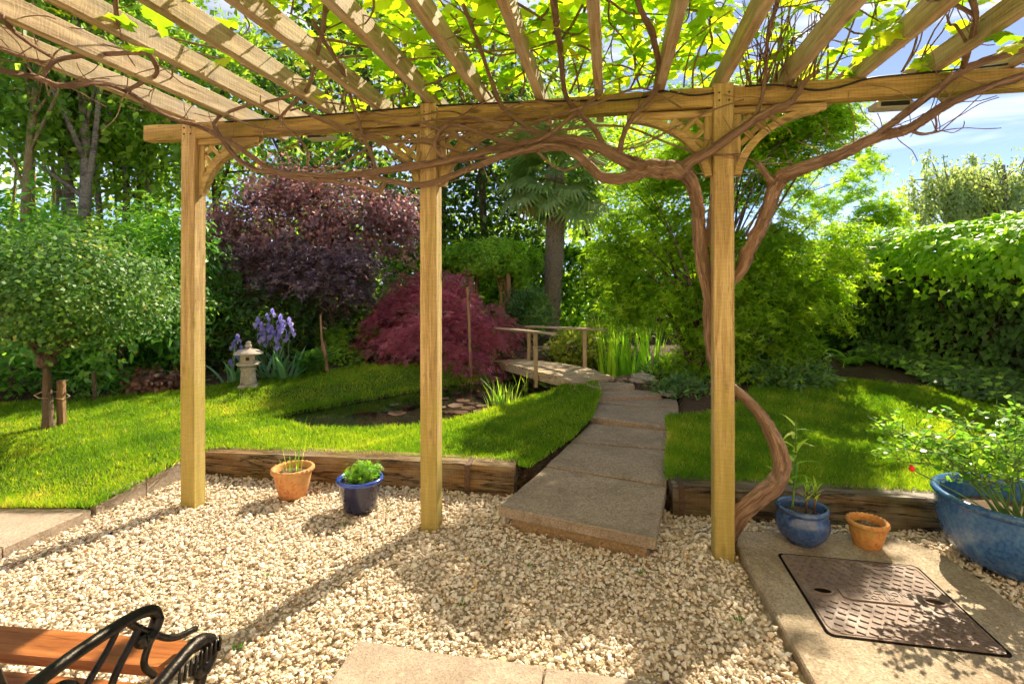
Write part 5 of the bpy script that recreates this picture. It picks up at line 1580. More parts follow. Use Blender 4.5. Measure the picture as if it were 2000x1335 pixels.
mb = MB(); mb.lathe([(.10, .372), (.148, .382), (.152, .392), (.140, .404), (.105, .422), (.065, .437), (.036, .446), (.030, .452)], 28, lb); mb.build('roof', M['granite'], lan, True)
mb = MB(); mb.lathe([(.024, .452), (.034, .462), (.036, .478), (.028, .488), (.024, .492), (.028, .502), (.026, .516), (.012, .528)], 16, lb); mb.build('finial', M['granite'], lan, True)

# ------------------------------------------------------------------ bladed plants, ferns, flowers
def blade_mesh(bend, w, seed, mat):
    """unit-high sword leaf"""
    v = []; f = []; n = 7
    for i in range(n):
        t = i / (n - 1); ww = w * (1 - t ** 2.2) + .001
        x = bend * t ** 2.2; z = t - .18 * abs(bend) * t * t
        v += [(x, -ww, z), (x + .15 * ww, 0, z), (x, ww, z)]
    for i in range(n - 1):
        for k in range(2): f.append([3 * i + k, 3 * i + k + 1, 3 * i + 4 + k, 3 * i + 3 + k])
    return build_mesh('blade', v, f, mat, True, {'rnd': np.full(len(v), random.Random(seed).random())})
def blade_set(mat, w, bends): return [blade_mesh(b, w, i, mat) for i, b in enumerate(bends)]
B_REED = blade_set(M['leaf_iris'], .016, (.05, .1, .18, .28, .4, .14))
B_BLUE = blade_set(M['leaf_iris_blue'], .05, (.1, .25, .4, .6, .18))
B_FINE = blade_set(M['leaf_iris'], .012, (.12, .3, .55, .2))
def blade_plant(name, label, cat, base, n, spread, hmin, hmax, meshes, group=None, lean=.25, base_z=None, parent=None):
    e = parent or thing(name, label, cat, base, group)
    for k in range(n):
        a = random.uniform(0, 6.28); r = math.sqrt(random.random()) * spread
        x_ = base[0] + r * math.cos(a); y_ = base[1] + r * math.sin(a) * .7; h_ = random.uniform(hmin, hmax)
        m_ = Matrix.Translation((x_, y_, base[2] - .02)) @ Matrix.Rotation(a + random.uniform(-.8, .8), 4, 'Z') @ Matrix.Rotation(random.uniform(0, lean), 4, 'Y') @ Matrix.Diagonal((h_, h_, h_, 1))
        link('blade', random.choice(meshes), e, m_)
    return e
for (u, v, y, n_, sp, lb_) in ((1195, 728, 7.05, 30, .22, 'tall yellow green reeds nearest the bridge'), (1232, 730, 7.0, 40, .22, 'tall yellow green reeds in the middle of the stand'), (1268, 732, 6.9, 28, .18, 'tall yellow green reeds next to the green maple')):
    p = HP(u, v, y); blade_plant('reed_clump', lb_, 'reeds', (p[0], p[1], WATER_Z), n_, sp, .72, 1.0, B_REED, 'tall reeds beside the bridge', .16)
p = G(985, 797, .05); blade_plant('water_iris', 'clump of bright iris blades at the pond edge', 'plant', (p.x, p.y, .04), 46, .17, .22, .42, B_REED, None, .35)
p = G(962, 803, .05); blade_plant('water_iris', 'small lower tuft of iris blades in the water before the pond edge clump', 'plant', (p.x, p.y, .03), 16, .08, .14, .26, B_REED, None, .5)
p = G(1025, 768, .05); blade_plant('water_iris', 'few arching iris blades under the bridge rail', 'plant', (p.x, p.y, .05), 9, .09, .2, .36, B_FINE, None, .5)
# bearded irises behind the lantern
M['petal'] = leaf_mat('lilac_petal', [(.0, (.12, .11, .31)), (.5, (.18, .165, .34)), (1, (.26, .245, .37))], .45, (1.1, 1.0, 1.2))
def iris_flower():
    v = []; f = []; r = []
    def petal(az, el0, el1, L, w):
        b = len(v); n = 5
        for i in range(n):
            t = i / (n - 1); el = el0 + (el1 - el0) * t; rr = L * math.sin(t * 1.4) * .8; z = L * (math.sin(el) * t)
            ww = w * math.sin(math.pi * min(.98, .12 + t * .86))
            d = Vector((math.cos(az), math.sin(az), 0)); p = Vector((-math.sin(az), math.cos(az), 0))
            out_ = L * t * math.cos(el)
            for s in (-1, 0, 1):
                q = d * out_ + p * ww * s + Vector((0, 0, z - .006 * abs(s) + random.uniform(-.003, .003)))
                v.append(tuple(q)); r.append(random.random())
        for i in range(n - 1):
            for k in range(2): f.append([b + 3 * i + k, b + 3 * i + k + 1, b + 3 * i + 4 + k, b + 3 * i + 3 + k])
    for k in range(3):
        petal(k * 2.094, .5, -1.0, .075, .03); petal(k * 2.094 + 1.047, 1.1, 1.45, .07, .028)
    return build_mesh('flower', v, f, M['petal'], True, {'rnd': r})
IF = [iris_flower() for _ in range(3)]
def bearded_iris(label, base, n_leaf, stems, grp, hleaf=.5):
    e = thing('bearded_iris', label, 'iris', base, grp)
    blade_plant('', '', '', base, n_leaf, .10, hleaf * .6, hleaf, B_BLUE, None, .6, None, e)
    for (dx, dy, h_) in stems:
        top = Vector((base[0] + dx, base[1] + dy, base[2] + h_)); b_ = Vector(base)
        mb = MB(); mb.tube(spline([b_, b_.lerp(top, .5) + Vector((dx * .1, 0, .02)), top], 4), .006, 5); s = mb.build('stem', M['leaf_stem'], e, True)
        for q, z_ in ((0, 0), (1, -.12), (2, -.2)):
            if q and random.random() < .3: continue
            mx = Matrix.Translation(top + Vector((random.uniform(-.03, .03) * (q > 0) * 2, random.uniform(-.03, .03), z_))) @ Matrix.Rotation(random.uniform(0, 6), 4, 'Z') @ Matrix.Scale(random.uniform(.8, 1.15), 4)
            link('flower', random.choice(IF), s, mx)
M['leaf_stem'] = plain_mat('green_stem', (.10, .19, .04), .6)
gi = 'purple bearded irises behind the stone lantern'
for (u, v, y, nl_, st_, lb_) in ((540, 735, 6.1, 16, ((-.05, 0, .78), (.06, 0, .70)), 'tall lilac irises directly behind the lantern roof'), (520, 732, 6.15, 12, ((-.12, 0, .66), (.0, 0, .72), (-.06, 0, .62)), 'lilac irises just left of the tallest flower'),
                                 (560, 735, 6.05, 16, ((.04, 0, .68), (-.06, 0, .6)), 'lilac irises on the side of the bed stakes'), (455, 742, 5.95, 14, ((.0, 0, .42), (.04, 0, .50)), 'low pale iris left of the lantern')):
    p = HP(u, v, y); bearded_iris(lb_, (p[0], p[1], hz(p[0], p[1])), nl_, st_, gi)
# ferns
def frond_mesh(mat, n=16, L=1.0, seed=0):
    v = []; f = []
    rg = random.Random(seed)
    for i in range(n):
        t = (i + 1) / n; w = .24 * math.sin(math.pi * min(.97, .16 + t * .82)) + .01
        x = t * .92; z = .55 * math.sin(t * 1.9) * .75 - .30 * t * t
        for s in (-1, 1):
            b = len(v); dz = -.05
            v += [(x, 0, z), (x - .028, s * w * .5, z + dz * .4), (x + .05, s * w, z + dz), (x + .035, s * w * .5, z + dz * .4)]
            f.append([b, b + 1, b + 2, b + 3])
    b = len(v)
    for i in range(n + 1):
        t = i / n; x = t * .92; z = .55 * math.sin(t * 1.9) * .75 - .30 * t * t
        v += [(x, -.008, z), (x, .008, z)]
    for i in range(n): f.append([b + 2 * i, b + 2 * i + 1, b + 2 * i + 3, b + 2 * i + 2])
    return build_mesh('frond', v, f, mat, False, {'rnd': [rg.random()] * len(v)})
FR = [frond_mesh(M['leaf_fern'], 18, 1, i) for i in range(4)]
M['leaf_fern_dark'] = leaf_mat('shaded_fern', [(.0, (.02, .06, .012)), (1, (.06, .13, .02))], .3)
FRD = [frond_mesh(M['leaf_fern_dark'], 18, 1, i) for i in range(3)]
def fern(label, base, n, L, tilt=(.1, .9), meshes=FR):
    e = thing('fern', label, 'fern', base)
    for k in range(n):
        s = L * random.uniform(.75, 1.1)
        m_ = Matrix.Translation(base) @ Matrix.Rotation(k * 6.283 / n + random.uniform(-.2, .2), 4, 'Z') @ Matrix.Rotation(-random.uniform(*tilt), 4, 'Y') @ Matrix.Diagonal((s, s, s, 1))
        link('frond', random.choice(meshes), e, m_)
def gb(u, v, y):
    p = HP(u, v, y); return (p[0], p[1], hz(p[0], p[1]) - .01)
fern('sunlit pale fern at the edge of the juniper', gb(1562, 712, 7.6), 11, .48, (.0, .5))
fern('fern with flat fronds before the dark tall fern', gb(1665, 722, 7.2), 10, .50, (-.1, .35))
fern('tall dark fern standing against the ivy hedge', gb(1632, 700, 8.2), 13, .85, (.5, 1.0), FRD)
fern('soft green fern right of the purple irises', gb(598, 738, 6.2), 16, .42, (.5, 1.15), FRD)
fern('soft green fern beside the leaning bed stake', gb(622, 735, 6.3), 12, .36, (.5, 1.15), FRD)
# stakes in the bed
def stake(label, u0, v0, u1, v1, y, w):
    a = HP(u1, v1, y); b = HP(u0, v0, y); a[2] = hz(a[0], a[1]) - .05
    e = thing('bed_stake', label, 'stake', a)
    timber('stake', a, b, w, w, M['stake'], e, up=(0, -1, 0), segs=6)
    return e
stake('tall thin garden stake supporting the plum maple', 626, 614, 632, 735, 6.6, .025)
stake('short pale stake leaning beside the fern', 632, 668, 640, 735, 6.3, .035)
stake('thin cane standing in front of the red maple', 914, 560, 921, 700, 6.75, .035)

# lily sprout at the maple bed
def lily(name, label, base, h_, n, leafL, mat, cat='plant'):
    e = thing(name, label, cat, base)
    b = Vector(base); top = b + Vector((.02, 0, h_))
    mb = MB(); mb.tube(spline([b, b.lerp(top, .5) + Vector((.01, 0, 0)), top], 4), [.007 - .0005 * i for i in range(9)], 6); mb.build('stem', M['leaf_stem'], e, True)
    for k in range(n):
        t = .3 + .7 * k / n; L = leafL * (1.15 - .6 * t)
        m_ = Matrix.Translation(b.lerp(top, t)) @ Matrix.Rotation(k * 2.4, 4, 'Z') @ Matrix.Rotation(random.uniform(.7, 1.25), 4, 'Y') @ Matrix.Diagonal((L, L * 1.2, L, 1))
        link('blade', random.choice(mat), e, m_)
    return e
B_LILY = blade_set(M['leaf_iris'], .09, (.3, .5, .7))
lily('lily_plant', 'lone young lily on the bare soil by the ferns', gb(1608, 722, 7.0), .36, 7, .20, B_LILY)

# rock by the path, lily pads
def rock(label, c, r, seed):
    rg = random.Random(seed); bm = bmesh.new(); bmesh.ops.create_icosphere(bm, subdivisions=3, radius=1)
    for v in bm.verts:
        n_ = v.co.normalized(); k_ = 1 + .22 * math.sin(3 * n_.x + seed) * math.cos(2.5 * n_.y) + .10 * math.sin(7 * n_.z + 4 * n_.x) + rg.uniform(-.03, .03)
        v.co = Vector((n_.x * r[0], n_.y * r[1], n_.z * r[2])) * k_
    me = bpy.data.meshes.new('rock'); bm.to_mesh(me); bm.free(); me.materials.append(M['rock'])
    o = link('rock', me, None, Matrix.Translation(c)); return tag(o, label, 'rock')
p = G(1262, 752, .22); rock('pale lichened rock beside the top step of the path', (p.x, p.y + .1, hz(p.x, p.y) + .02), (.16, .10, .075), 3)
p = G(1300, 768, .22); rock('small half buried stone in the soil beside the path', (p.x + .03, p.y, hz(p.x, p.y) + .0), (.07, .06, .035), 5)
M['pad_red'] = leaf_mat('bronze_lily_pad', [(.0, (.03, .018, .014)), (.5, (.065, .040, .030)), (1, (.10, .072, .055))], .1, rough=.22, spec=.5)
M['pad_green'] = leaf_mat('green_lily_pad', [(.0, (.025, .042, .018)), (1, (.055, .07, .035))], .1, rough=.25, spec=.5)
def pad_mesh(mat, t):
    v = [(0, 0, 0)]; n = 18
    for i in range(n):
        a = .18 + (6.283 - .36) * i / (n - 1); v.append((math.cos(a), math.sin(a), .03 * math.sin(4 * a)))
    return build_mesh('lily_pad', v, [[0, i + 1, i + 2] for i in range(n - 1)], mat, False, {'rnd': [t] * len(v)})
PM = [pad_mesh(M['pad_red'], t) for t in (.1, .5, .9)] + [pad_mesh(M['pad_green'], t) for t in (.2, .7)]
pads = [(760, 800, .10, 3), (795, 792, .07, 0), (775, 806, .11, 1), (868, 778, .06, 2), (905, 782, .09, 1), (925, 788, .08, 0), (890, 792, .10, 2), (915, 797, .09, 1), (880, 805, .08, 0), (940, 793, .07, 2), (900, 806, .09, 1), (953, 800, .07, 1), (860, 797, .07, 2), (930, 765, .06, 0), (870, 760, .06, 1), (935, 805, .07, 2), (770, 793, .06, 2), (896, 770, .05, 1)]
PADL = ['pale green water lily pad left of the middle post', 'dark bronze pad just left of the middle post', 'large bronze pad nearest the bank left of the middle post', 'small bronze pad right of the middle post at mid pond', 'bronze pad at the back of the pad cluster', 'dark bronze pad beside the back of the pad cluster', 'large pinkish bronze pad in the middle of the cluster', 'bronze pad in the middle of the cluster nearest the irises', 'dark bronze pad close to the front bank', 'pale bronze pad beside the iris clump', 'bronze pad touching the front bank grass', 'bronze pad under the low iris tuft', 'pale bronze pad next to the middle post', 'small dark pad far out under the bridge', 'small bronze pad at the far bank', 'pale bronze pad between the front bank and iris tuft', 'small pale bronze pad behind the large left pad', 'smallest bronze pad at the back of the cluster']
for k, (u, v, r, m_i) in enumerate(pads):
    p = G(u, v, WATER_Z + .006)
    mx = Matrix.Translation((p.x, p.y, WATER_Z + .005 + .0012 * k)) @ Matrix.Rotation(random.uniform(0, 6), 4, 'Z') @ Matrix.Rotation(random.uniform(-.04, .04), 4, 'X') @ Matrix.Diagonal((r * .85, r * .85, r * .85, 1))
    o = link('lily_pad', PM[m_i], None, mx)
    tag(o, PADL[k], 'lily pad', 'water lily pads')

# ------------------------------------------------------------------ pots
def pot(name, label, c, prof, mat, n=40, wave=None, soil_r=0, soil_z=0, rim_mat=None, rim_prof=None, rim_wave=None, tilt=(0, 0)):
    e = thing(name, label, 'plant pot', c)
    mx = Matrix.Translation(c) @ Matrix.Rotation(tilt[0], 4, 'X') @ Matrix.Rotation(tilt[1], 4, 'Y')
    mb = MB(); mb.lathe(prof, n, (0, 0, 0), wave=wave); b = mb.build('body', mat, e, False, mx); auto_smooth(b, 50)
    if rim_prof:
        mb = MB(); mb.lathe(rim_prof, n * 2, (0, 0, 0), False, wave=rim_wave); r = mb.build('rim', rim_mat or mat, e, False, mx); auto_smooth(r, 60)
    mb = MB(); pts = []; K = 20
    for i, rr in enumerate((0, .35, .7, .98)):
        for k in range(K):
            a = 6.283 * k / K; pts.append((soil_r * rr * math.cos(a), soil_r * rr * math.sin(a), soil_z + random.uniform(-.008, .012) * (rr < .95)))
    fs = [[i * K + k, i * K + (k + 1) % K, (i + 1) * K + (k + 1) % K, (i + 1) * K + k] for i in range(3) for k in range(K)]
    mb.add(pts, fs); mb.build('compost', M['compost'], e, True, mx)
    return e
crimp = lambda a, i: (1 + .022 * math.sin(26 * a) * (1 if 1 <= i <= 3 else 0), .004 * math.cos(26 * a) * (1 if 1 <= i <= 3 else 0))
pA = G(572, 966, 0); pA.y += .0
pot('terracotta_pot', 'orange terracotta pot with crimped rim in front of the brown sleeper', (pA.x, pA.y, -.005), [(.078, 0), (.085, .01), (.105, .08), (.118, .15), (.121, .165), (.108, .165), (.098, .12), (.09, .09)], M['terracotta'], 40, None, .1, .155, M['terracotta'], [(.119, .158), (.131, .165), (.135, .178), (.131, .190), (.118, .192), (.110, .180), (.108, .16)], crimp)
pB = G(703, 990, 0)
pot('glazed_pot', 'dark navy glazed pot with cobalt rim near the middle post', (pB.x, pB.y, -.005), [(.09, 0), (.096, .008), (.115, .09), (.130, .165), (.132, .172), (.118, .172), (.108, .13), (.1, .09)], M['glaze_navy'], 44, None, .108, .150, M['glaze_rim'], [(.131, .168), (.141, .174), (.145, .184), (.141, .194), (.130, .197), (.121, .19), (.118, .17)])
pC = G(1567, 1056, z0)
pot('glazed_pot', 'round blue glazed pot holding lilies on the concrete slab', (pC.x, pC.y, z0), [(.075, 0), (.082, .006), (.118, .05), (.132, .09), (.130, .125), (.118, .155), (.112, .163), (.1, .163), (.095, .14), (.09, .1)], M['glaze_blue'], 44, None, .1, .145, M['glaze_blue'], [(.113, .158), (.124, .166), (.129, .178), (.124, .190), (.112, .193), (.104, .185), (.1, .16)])
pD = G(1694, 1064, z0)
pot('terracotta_pot', 'small empty terracotta pot on the concrete slab', (pD.x, pD.y, z0), [(.058, 0), (.063, .006), (.080, .06), (.087, .105), (.088, .112), (.078, .112), (.072, .08), (.06, .06)], M['terracotta_old'], 36, None, .074, .098, M['terracotta_old'], [(.086, .106), (.094, .111), (.098, .121), (.094, .132), (.085, .134), (.078, .125), (.077, .105)], crimp)
pE = Vector((2.52, 2.56, -.01))
pot('glazed_pot', 'very large streaked blue glazed bowl holding the rose bush', pE, [(.185, 0), (.20, .006), (.245, .035), (.285, .085), (.312, .15), (.327, .23), (.327, .315), (.300, .315), (.29, .24), (.27, .16)], M['glaze_big'], 56, None, .275, .24, M['glaze_big'], [(.322, .306), (.338, .318), (.344, .332), (.337, .346), (.320, .35), (.304, .338), (.30, .30)])
# plants in the pots
B_TALL = blade_set(M['leaf_iris'], .019, (.06, .12))
e = thing('young_iris', 'thin upright young shoots in the terracotta pot', 'plant', (pA.x, pA.y, .15))
for (dx, dy, h_, tl, az, ms) in ((.03, 0, .40, .06, 0, B_TALL), (.045, .02, .36, .12, .4, B_TALL), (.02, .01, .33, .03, 3.5, B_TALL), (-.02, 0, .13, .05, 2, B_REED), (.0, -.02, .16, .04, 1, B_REED), (-.05, .02, .15, .1, 3, B_FINE), (-.06, 0, .12, .15, 3, B_FINE), (.02, .02, .12, .3, 5, B_FINE)):
    link('blade', ms[random.randrange(len(ms))], e, Matrix.Translation((pA.x + dx, pA.y + dy, .148)) @ Matrix.Rotation(az, 4, 'Z') @ Matrix.Rotation(tl, 4, 'Y') @ Matrix.Diagonal((h_ * 1.0, h_ * 1.6, h_, 1)))
c_ = np.array((pB.x + .005, pB.y + .02, .205))
e = thing('leafy_plant', 'small cut leaved green plant in the navy pot', 'plant', (pB.x, pB.y, .145))
cents = in_ellipsoid(40, c_, (.095, .07, .05), .3); pts, nrm, rnd = clump_leaves(cents, 12, .035, c_, .7)
link('leaves', leaf_mesh('leaves', pts, RNG.uniform(.022, .04, len(pts)), T_PALM5, M['leaf_fern'], nrm, rnd=rnd), e)
mb = MB()
for k in range(14): mb.tube([(pB.x + random.uniform(-.02, .02), pB.y, .145), tuple(cents[k])], .002, 4)
mb.build('stem', M['leaf_stem'], e)
# lilies in the blue pot
lily('lily_plant', 'tall thin green lily stalk in the round blue pot', (pC.x - .062, pC.y - .01, z0 + .14), .50, 15, .17, B_LILY)
M['bud_stem'] = plain_mat('brown_lily_shoot', (.13, .065, .04), .6)
for (dx, lb_) in ((.005, 'brown budding lily shoot in the middle of the round blue pot'), (.048, 'brown green lily shoot at the side of the round blue pot')):
    e = thing('lily_shoot', lb_, 'plant', (pC.x + dx, pC.y - .02, z0 + .14))
    b = Vector((pC.x + dx, pC.y - .02, z0 + .135)); t = b + Vector((.012, 0, .15))
    mb = MB(); mb.tube([b, b.lerp(t, .5), t], [.006, .006, .006], 6); mb.build('stem', M['bud_stem'], e, True)
    for k in range(12):
        m_ = Matrix.Translation(b.lerp(t, .45 + .05 * k)) @ Matrix.Rotation(k * 2.4, 4, 'Z') @ Matrix.Rotation(random.uniform(.1, .35), 4, 'Y') @ Matrix.Diagonal((.06, .07, .075, 1))
        link('blade', B_LILY[k % 3], e, m_)
# rose bush
ro = thing('rose_bush', 'sprawling rose bush with small shiny leaves in the large blue bowl', 'rose', (pE.x, pE.y, .2))
mb = MB(); rp = []; rose_tip = None
targets = [P(1725, 845, 2.55), P(1760, 900, 2.5), P(1790, 830, 2.7), P(1830, 870, 2.55), P(1870, 820, 2.6), P(1900, 860, 2.45), P(1940, 810, 2.7), P(1960, 880, 2.4), P(1985, 800, 2.5), P(2040, 820, 2.6), P(2060, 860, 2.4), P(1745, 870, 2.75), P(1850, 910, 2.4), P(1990, 900, 2.3), P(1785, 880, 2.45), P(1715, 835, 2.6)]
for k, t in enumerate(targets):
    s = Vector((pE.x + random.uniform(-.06, .05), pE.y + random.uniform(-.05, .05), .2))
    m_ = s.lerp(t, .5) + Vector((0, 0, .10))
    q = spline([s, m_, t], 6); mb.tube(q, [.006 * (1 - .06 * i) for i in range(len(q))], 5)
    for i in range(4, len(q)):
        for _ in range(2):
            a = q[i]; b = a + Vector((random.uniform(-.13, .13), random.uniform(-.13, .13), random.uniform(-.02, .12)))
            mb.tube([a, a.lerp(b, .5) + Vector((0, 0, .01)), b], [.0028, .002, .0014], 4)
            for j in range(5):
                rp.append(a.lerp(b, .35 + .16 * j) + Vector((random.gauss(0, .012), random.gauss(0, .012), random.gauss(0, .008))))
mb.build('stem', M['leaf_stem'], ro, True)
rp = np.array([tuple(p) for p in rp])
link('leaves', leaf_mesh('leaves', rp, RNG.uniform(.022, .042, len(rp)), T_ROUND, M['leaf_rose'], RNG.normal(size=rp.shape) * .45 + np.array((.1, .1, 1.0))), ro)
M['rose_red'] = plain_mat('red_rose_petal', (.65, .03, .02), .5)
mb = MB(); c_ = P(1781, 916, 2.45)
for k in range(4): mb.lathe([(.002, -.012), (.010 - .002 * k, -.006), (.013 - .003 * k, .004), (.010 - .003 * k, .013)], 8, c_ + Vector((0, 0, .003 * k)))
mb.build('rosebud', M['rose_red'], ro, True)
mb = MB(); mb.tube(spline([(pE.x - .05, pE.y, .2), (pE.x - .32, pE.y - .08, .36), tuple(c_)], 5), .003, 5); mb.build('stem', M['leaf_stem'], ro)

# ------------------------------------------------------------------ bench
BR = math.radians(-6)
bx = Vector((math.cos(BR), math.sin(BR), 0)); by = Vector((-math.sin(BR), math.cos(BR), 0))      # along the seat, towards the garden
SZ = .43
b0 = G(392, 1246, SZ)                                  # right front corner of the seat
bench = thing('garden_bench', 'orange stained slatted bench with black cast iron scroll arm', 'bench', (b0.x - .6, b0.y - .2, 0))
def bp(a, d, z): return b0 + bx * a + by * d + Vector((0, 0, z - SZ))
for k, (d0, w_) in enumerate(((-.058, .112), (-.205, .112), (-.335, .11))):
    timber('slat', bp(-1.3, d0, SZ - .013 - .004 * k), bp(-.015, d0, SZ - .013 - .004 * k), w_, .026, M['bench'], bench, bevel=.008, segs=8, warp=.0006)
for k, z_ in enumerate((.56, .68, .80)):
    timber('back_slat', bp(-1.3, -.47 - .03 * k, z_), bp(-.015, -.47 - .03 * k, z_), .024, .075, M['bench'], bench, bevel=.006, segs=6, warp=.0006)
def iron_end(a):
    mb = MB()
    Q = lambda d, z: bp(a, d, z)
    def strip(pts, w=.022, t=.008, sub=6):
        q = spline([Q(*p) for p in pts], sub)
        mb.tube(q, [w / 2] * len(q), 8, flat=1.0)
        return q
    # arm rail with scroll
    mb.tube(spline([Q(-.50, .645), Q(-.40, .648), Q(-.30, .642), Q(-.215, .63), Q(-.165, .61), Q(-.150, .582), Q(-.168, .558), Q(-.195, .556), Q(-.205, .572)], 6), [.013] * 30 + [.015] * 6 + [.017] * 6 + [.015] * 7, 10)
    # support up from the seat
    strip([(-.02, .47), (-.10, .50), (-.165, .555), (-.21, .60), (-.24, .635)], .016)
    strip([(-.30, .46), (-.27, .53), (-.22, .58), (-.20, .60)], .016)
    strip([(-.40, .46), (-.36, .54), (-.29, .60), (-.26, .632)], .014)
    strip([(-.16, .45), (-.19, .50), (-.17, .545), (-.16, .56)], .016)
    strip([(-.47, .52), (-.42, .50), (-.37, .53), (-.36, .58), (-.40, .61), (-.44, .59), (-.43, .56)], .014)
    # seat frame and front scroll leg
    mb.tube(spline([Q(-.52, .43), Q(-.35, .40), Q(-.2, .405), Q(-.09, .425), Q(-.03, .43), Q(.018, .412), Q(.036, .378), Q(.02, .348), Q(-.01, .344), Q(-.022, .364)], 6), [.016] * 24 + [.019] * 8 + [.023] * 14 + [.017] * 9, 10)
    strip([(.02, .38), (-.01, .30), (-.07, .20), (-.05, .10), (.02, .02), (.05, .0)], .032)
    strip([(-.45, .42), (-.48, .28), (-.43, .15), (-.50, .03), (-.54, .0)], .032)
    strip([(-.07, .22), (-.2, .27), (-.33, .24), (-.44, .2)], .018)
    strip([(-.47, .42), (-.48, .58), (-.52, .74), (-.56, .88)], .028)
    o = mb.build('arm_frame', M['iron'], bench, True)
    return o
iron_end(.0); iron_end(-1.3)
# ribbed leaf ornament on the front scroll
mb = MB()
for k in range(9):
    t = k / 8; p = bp(.0, -.10 + .15 * t, .405 - .02 * t)
    mb.tube([p + bx * .022 + Vector((0, 0, .02)), p + bx * .026 - by * .012 - Vector((0, 0, .014))], .0042, 5)
mb.build('scroll_ribs', M['iron'], bench, True)
# ------------------------------------------------------------------ gravel
FORBID = []
def quad(pts): return [(p[0], p[1]) for p in pts]
fl_, fr_, nr_, nl_, z_ = SLABS[0]
sup = [G(*q, z_) for q in (fl_, fr_, nr_, nl_)]; c_ = sum((Vector(p) for p in sup), Vector()) / 4
FORBID.append(quad([Vector(p).lerp(c_, .14) for p in sup]))
FORBID.append(quad([A, A + EB * 2.2, A + EB * 2.2 - EN * .6, A - EN * .6]))
FORBID.append(quad([(p[0], p[1]) for p in apron]))
FORBID.append(quad([cL, cL - EB * 2, cL - EB * 2 - EN * .96, cL - EN * .96]))
for c in ctr: FORBID.append(quad([c + EB * s * .052 + EN * t * .052 for s, t in ((-1, -1), (1, -1), (1, 1), (-1, 1))]))
def disc(p, r): return [(p.x + r * math.cos(t), p.y + r * math.sin(t)) for t in np.linspace(0, 6.28, 14, endpoint=False)]
FORBID += [disc(pA, .08), disc(pB, .095), disc(pE, .17)]
n = 128000
x = RNG.uniform(-4.2, 4.2, n); y = RNG.uniform(.9, 3.95, n)
ok = (behind_front(x, y) < -.08 + .12 * ((x > .05) & (x < .95))) & (np.abs(x) < 1.3 * y + .7)
for q in FORBID:
    cx_ = np.mean([p[0] for p in q]); cy_ = np.mean([p[1] for p in q])
    ok &= poly_sd(q, x, y) > .012
x = x[ok]; y = y[ok]; n = len(x)
# blue-noise-like thinning for the top layer, all of them kept but sunk by chance
z = gravel_z(x, y) + RNG.uniform(-.004, .022, n)
rocks = bpy.data.collections.new('gravel_stones')
M['stone'] = None
m = Mat('limestone_chipping')
oi = m.n('ObjectInfo').outputs['Random']
col = m.ramp(oi, [(0, (.44, .33, .22)), (.15, (.60, .48, .34)), (.45, (.71, .61, .47)), (.75, (.79, .71, .58)), (.92, (.85, .80, .71)), (1, (.55, .37, .22))])
co = m.coords((1, 1, 1))
nz = m.noise(co, 70, 3, .6)
col = m.mix(.28, col, m.ramp(nz, [(.3, (.48, .37, .26)), (.7, (.82, .74, .62))]))
M['stone'] = m.finish(col, .9, m.bump(nz, .3, .004), .2)
for k in range(14):
    rg = np.random.default_rng(100 + k)
    d = norm_rows(rg.normal(size=(17, 3))) * rg.uniform(.86, 1.05, (17, 1)) * np.array((1.0, rg.uniform(.68, .9), rg.uniform(.42, .62)))
    bm = bmesh.new()
    for p in d: bm.verts.new(p)
    r = bmesh.ops.convex_hull(bm, input=bm.verts)
    bmesh.ops.delete(bm, geom=[v for v in bm.verts if not v.link_faces], context='VERTS')
    bmesh.ops.bevel(bm, geom=list(bm.edges), offset=.07, segments=1, affect='EDGES')
    bmesh.ops.triangulate(bm, faces=bm.faces)
    me = bpy.data.meshes.new('stone'); bm.to_mesh(me); bm.free(); me.materials.append(M['stone'])
    rocks.objects.link(bpy.data.objects.new('stone', me))
def instancer(name, pts, rot, scale, coll, label):
    me = bpy.data.meshes.new(name); me.vertices.add(len(pts)); me.vertices.foreach_set('co', pts.astype(np.float32).ravel())
    for nm, arr in (('rot', rot), ('scl', scale)):
        a_ = me.attributes.new(nm, 'FLOAT_VECTOR', 'POINT'); a_.data.foreach_set('vector', arr.astype(np.float32).ravel())
    me.update()
    o = link(name, me)
    g = bpy.data.node_groups.new(name + '_scatter', 'GeometryNodeTree')
    g.interface.new_socket('Geometry', in_out='INPUT', socket_type='NodeSocketGeometry'); g.interface.new_socket('Geometry', in_out='OUTPUT', socket_type='NodeSocketGeometry')
    gi_ = g.nodes.new('NodeGroupInput'); go_ = g.nodes.new('NodeGroupOutput')
    ci = g.nodes.new('GeometryNodeCollectionInfo'); ci.inputs['Collection'].default_value = coll; ci.inputs['Separate Children'].default_value = True; ci.inputs['Reset Children'].default_value = True
    ip = g.nodes.new('GeometryNodeInstanceOnPoints'); ip.inputs['Pick Instance'].default_value = True
    rn = g.nodes.new('FunctionNodeRandomValue'); rn.data_type = 'INT'
    for s in rn.inputs:
        if s.name == 'Max' and s.type == 'INT': s.default_value = 1000
    na = []
    for nm in ('rot', 'scl'):
        q = g.nodes.new('GeometryNodeInputNamedAttribute'); q.data_type = 'FLOAT_VECTOR'; q.inputs['Name'].default_value = nm; na.append(q)
    L = g.links.new
    L(gi_.outputs[0], ip.inputs['Points']); L(ci.outputs[0], ip.inputs['Instance'])
    L([s for s in rn.outputs if s.type == 'INT'][0], ip.inputs['Instance Index'])
    L(na[0].outputs['Attribute'], ip.inputs['Rotation']); L(na[1].outputs['Attribute'], ip.inputs['Scale'])
    L(ip.outputs[0], go_.inputs[0])
    md = o.modifiers.new('scatter', 'NODES'); md.node_group = g
    return tag(o, label, 'gravel', None, 'stuff')
s = np.clip(.0100 * np.exp(RNG.normal(0, .32, n)), .005, .021)
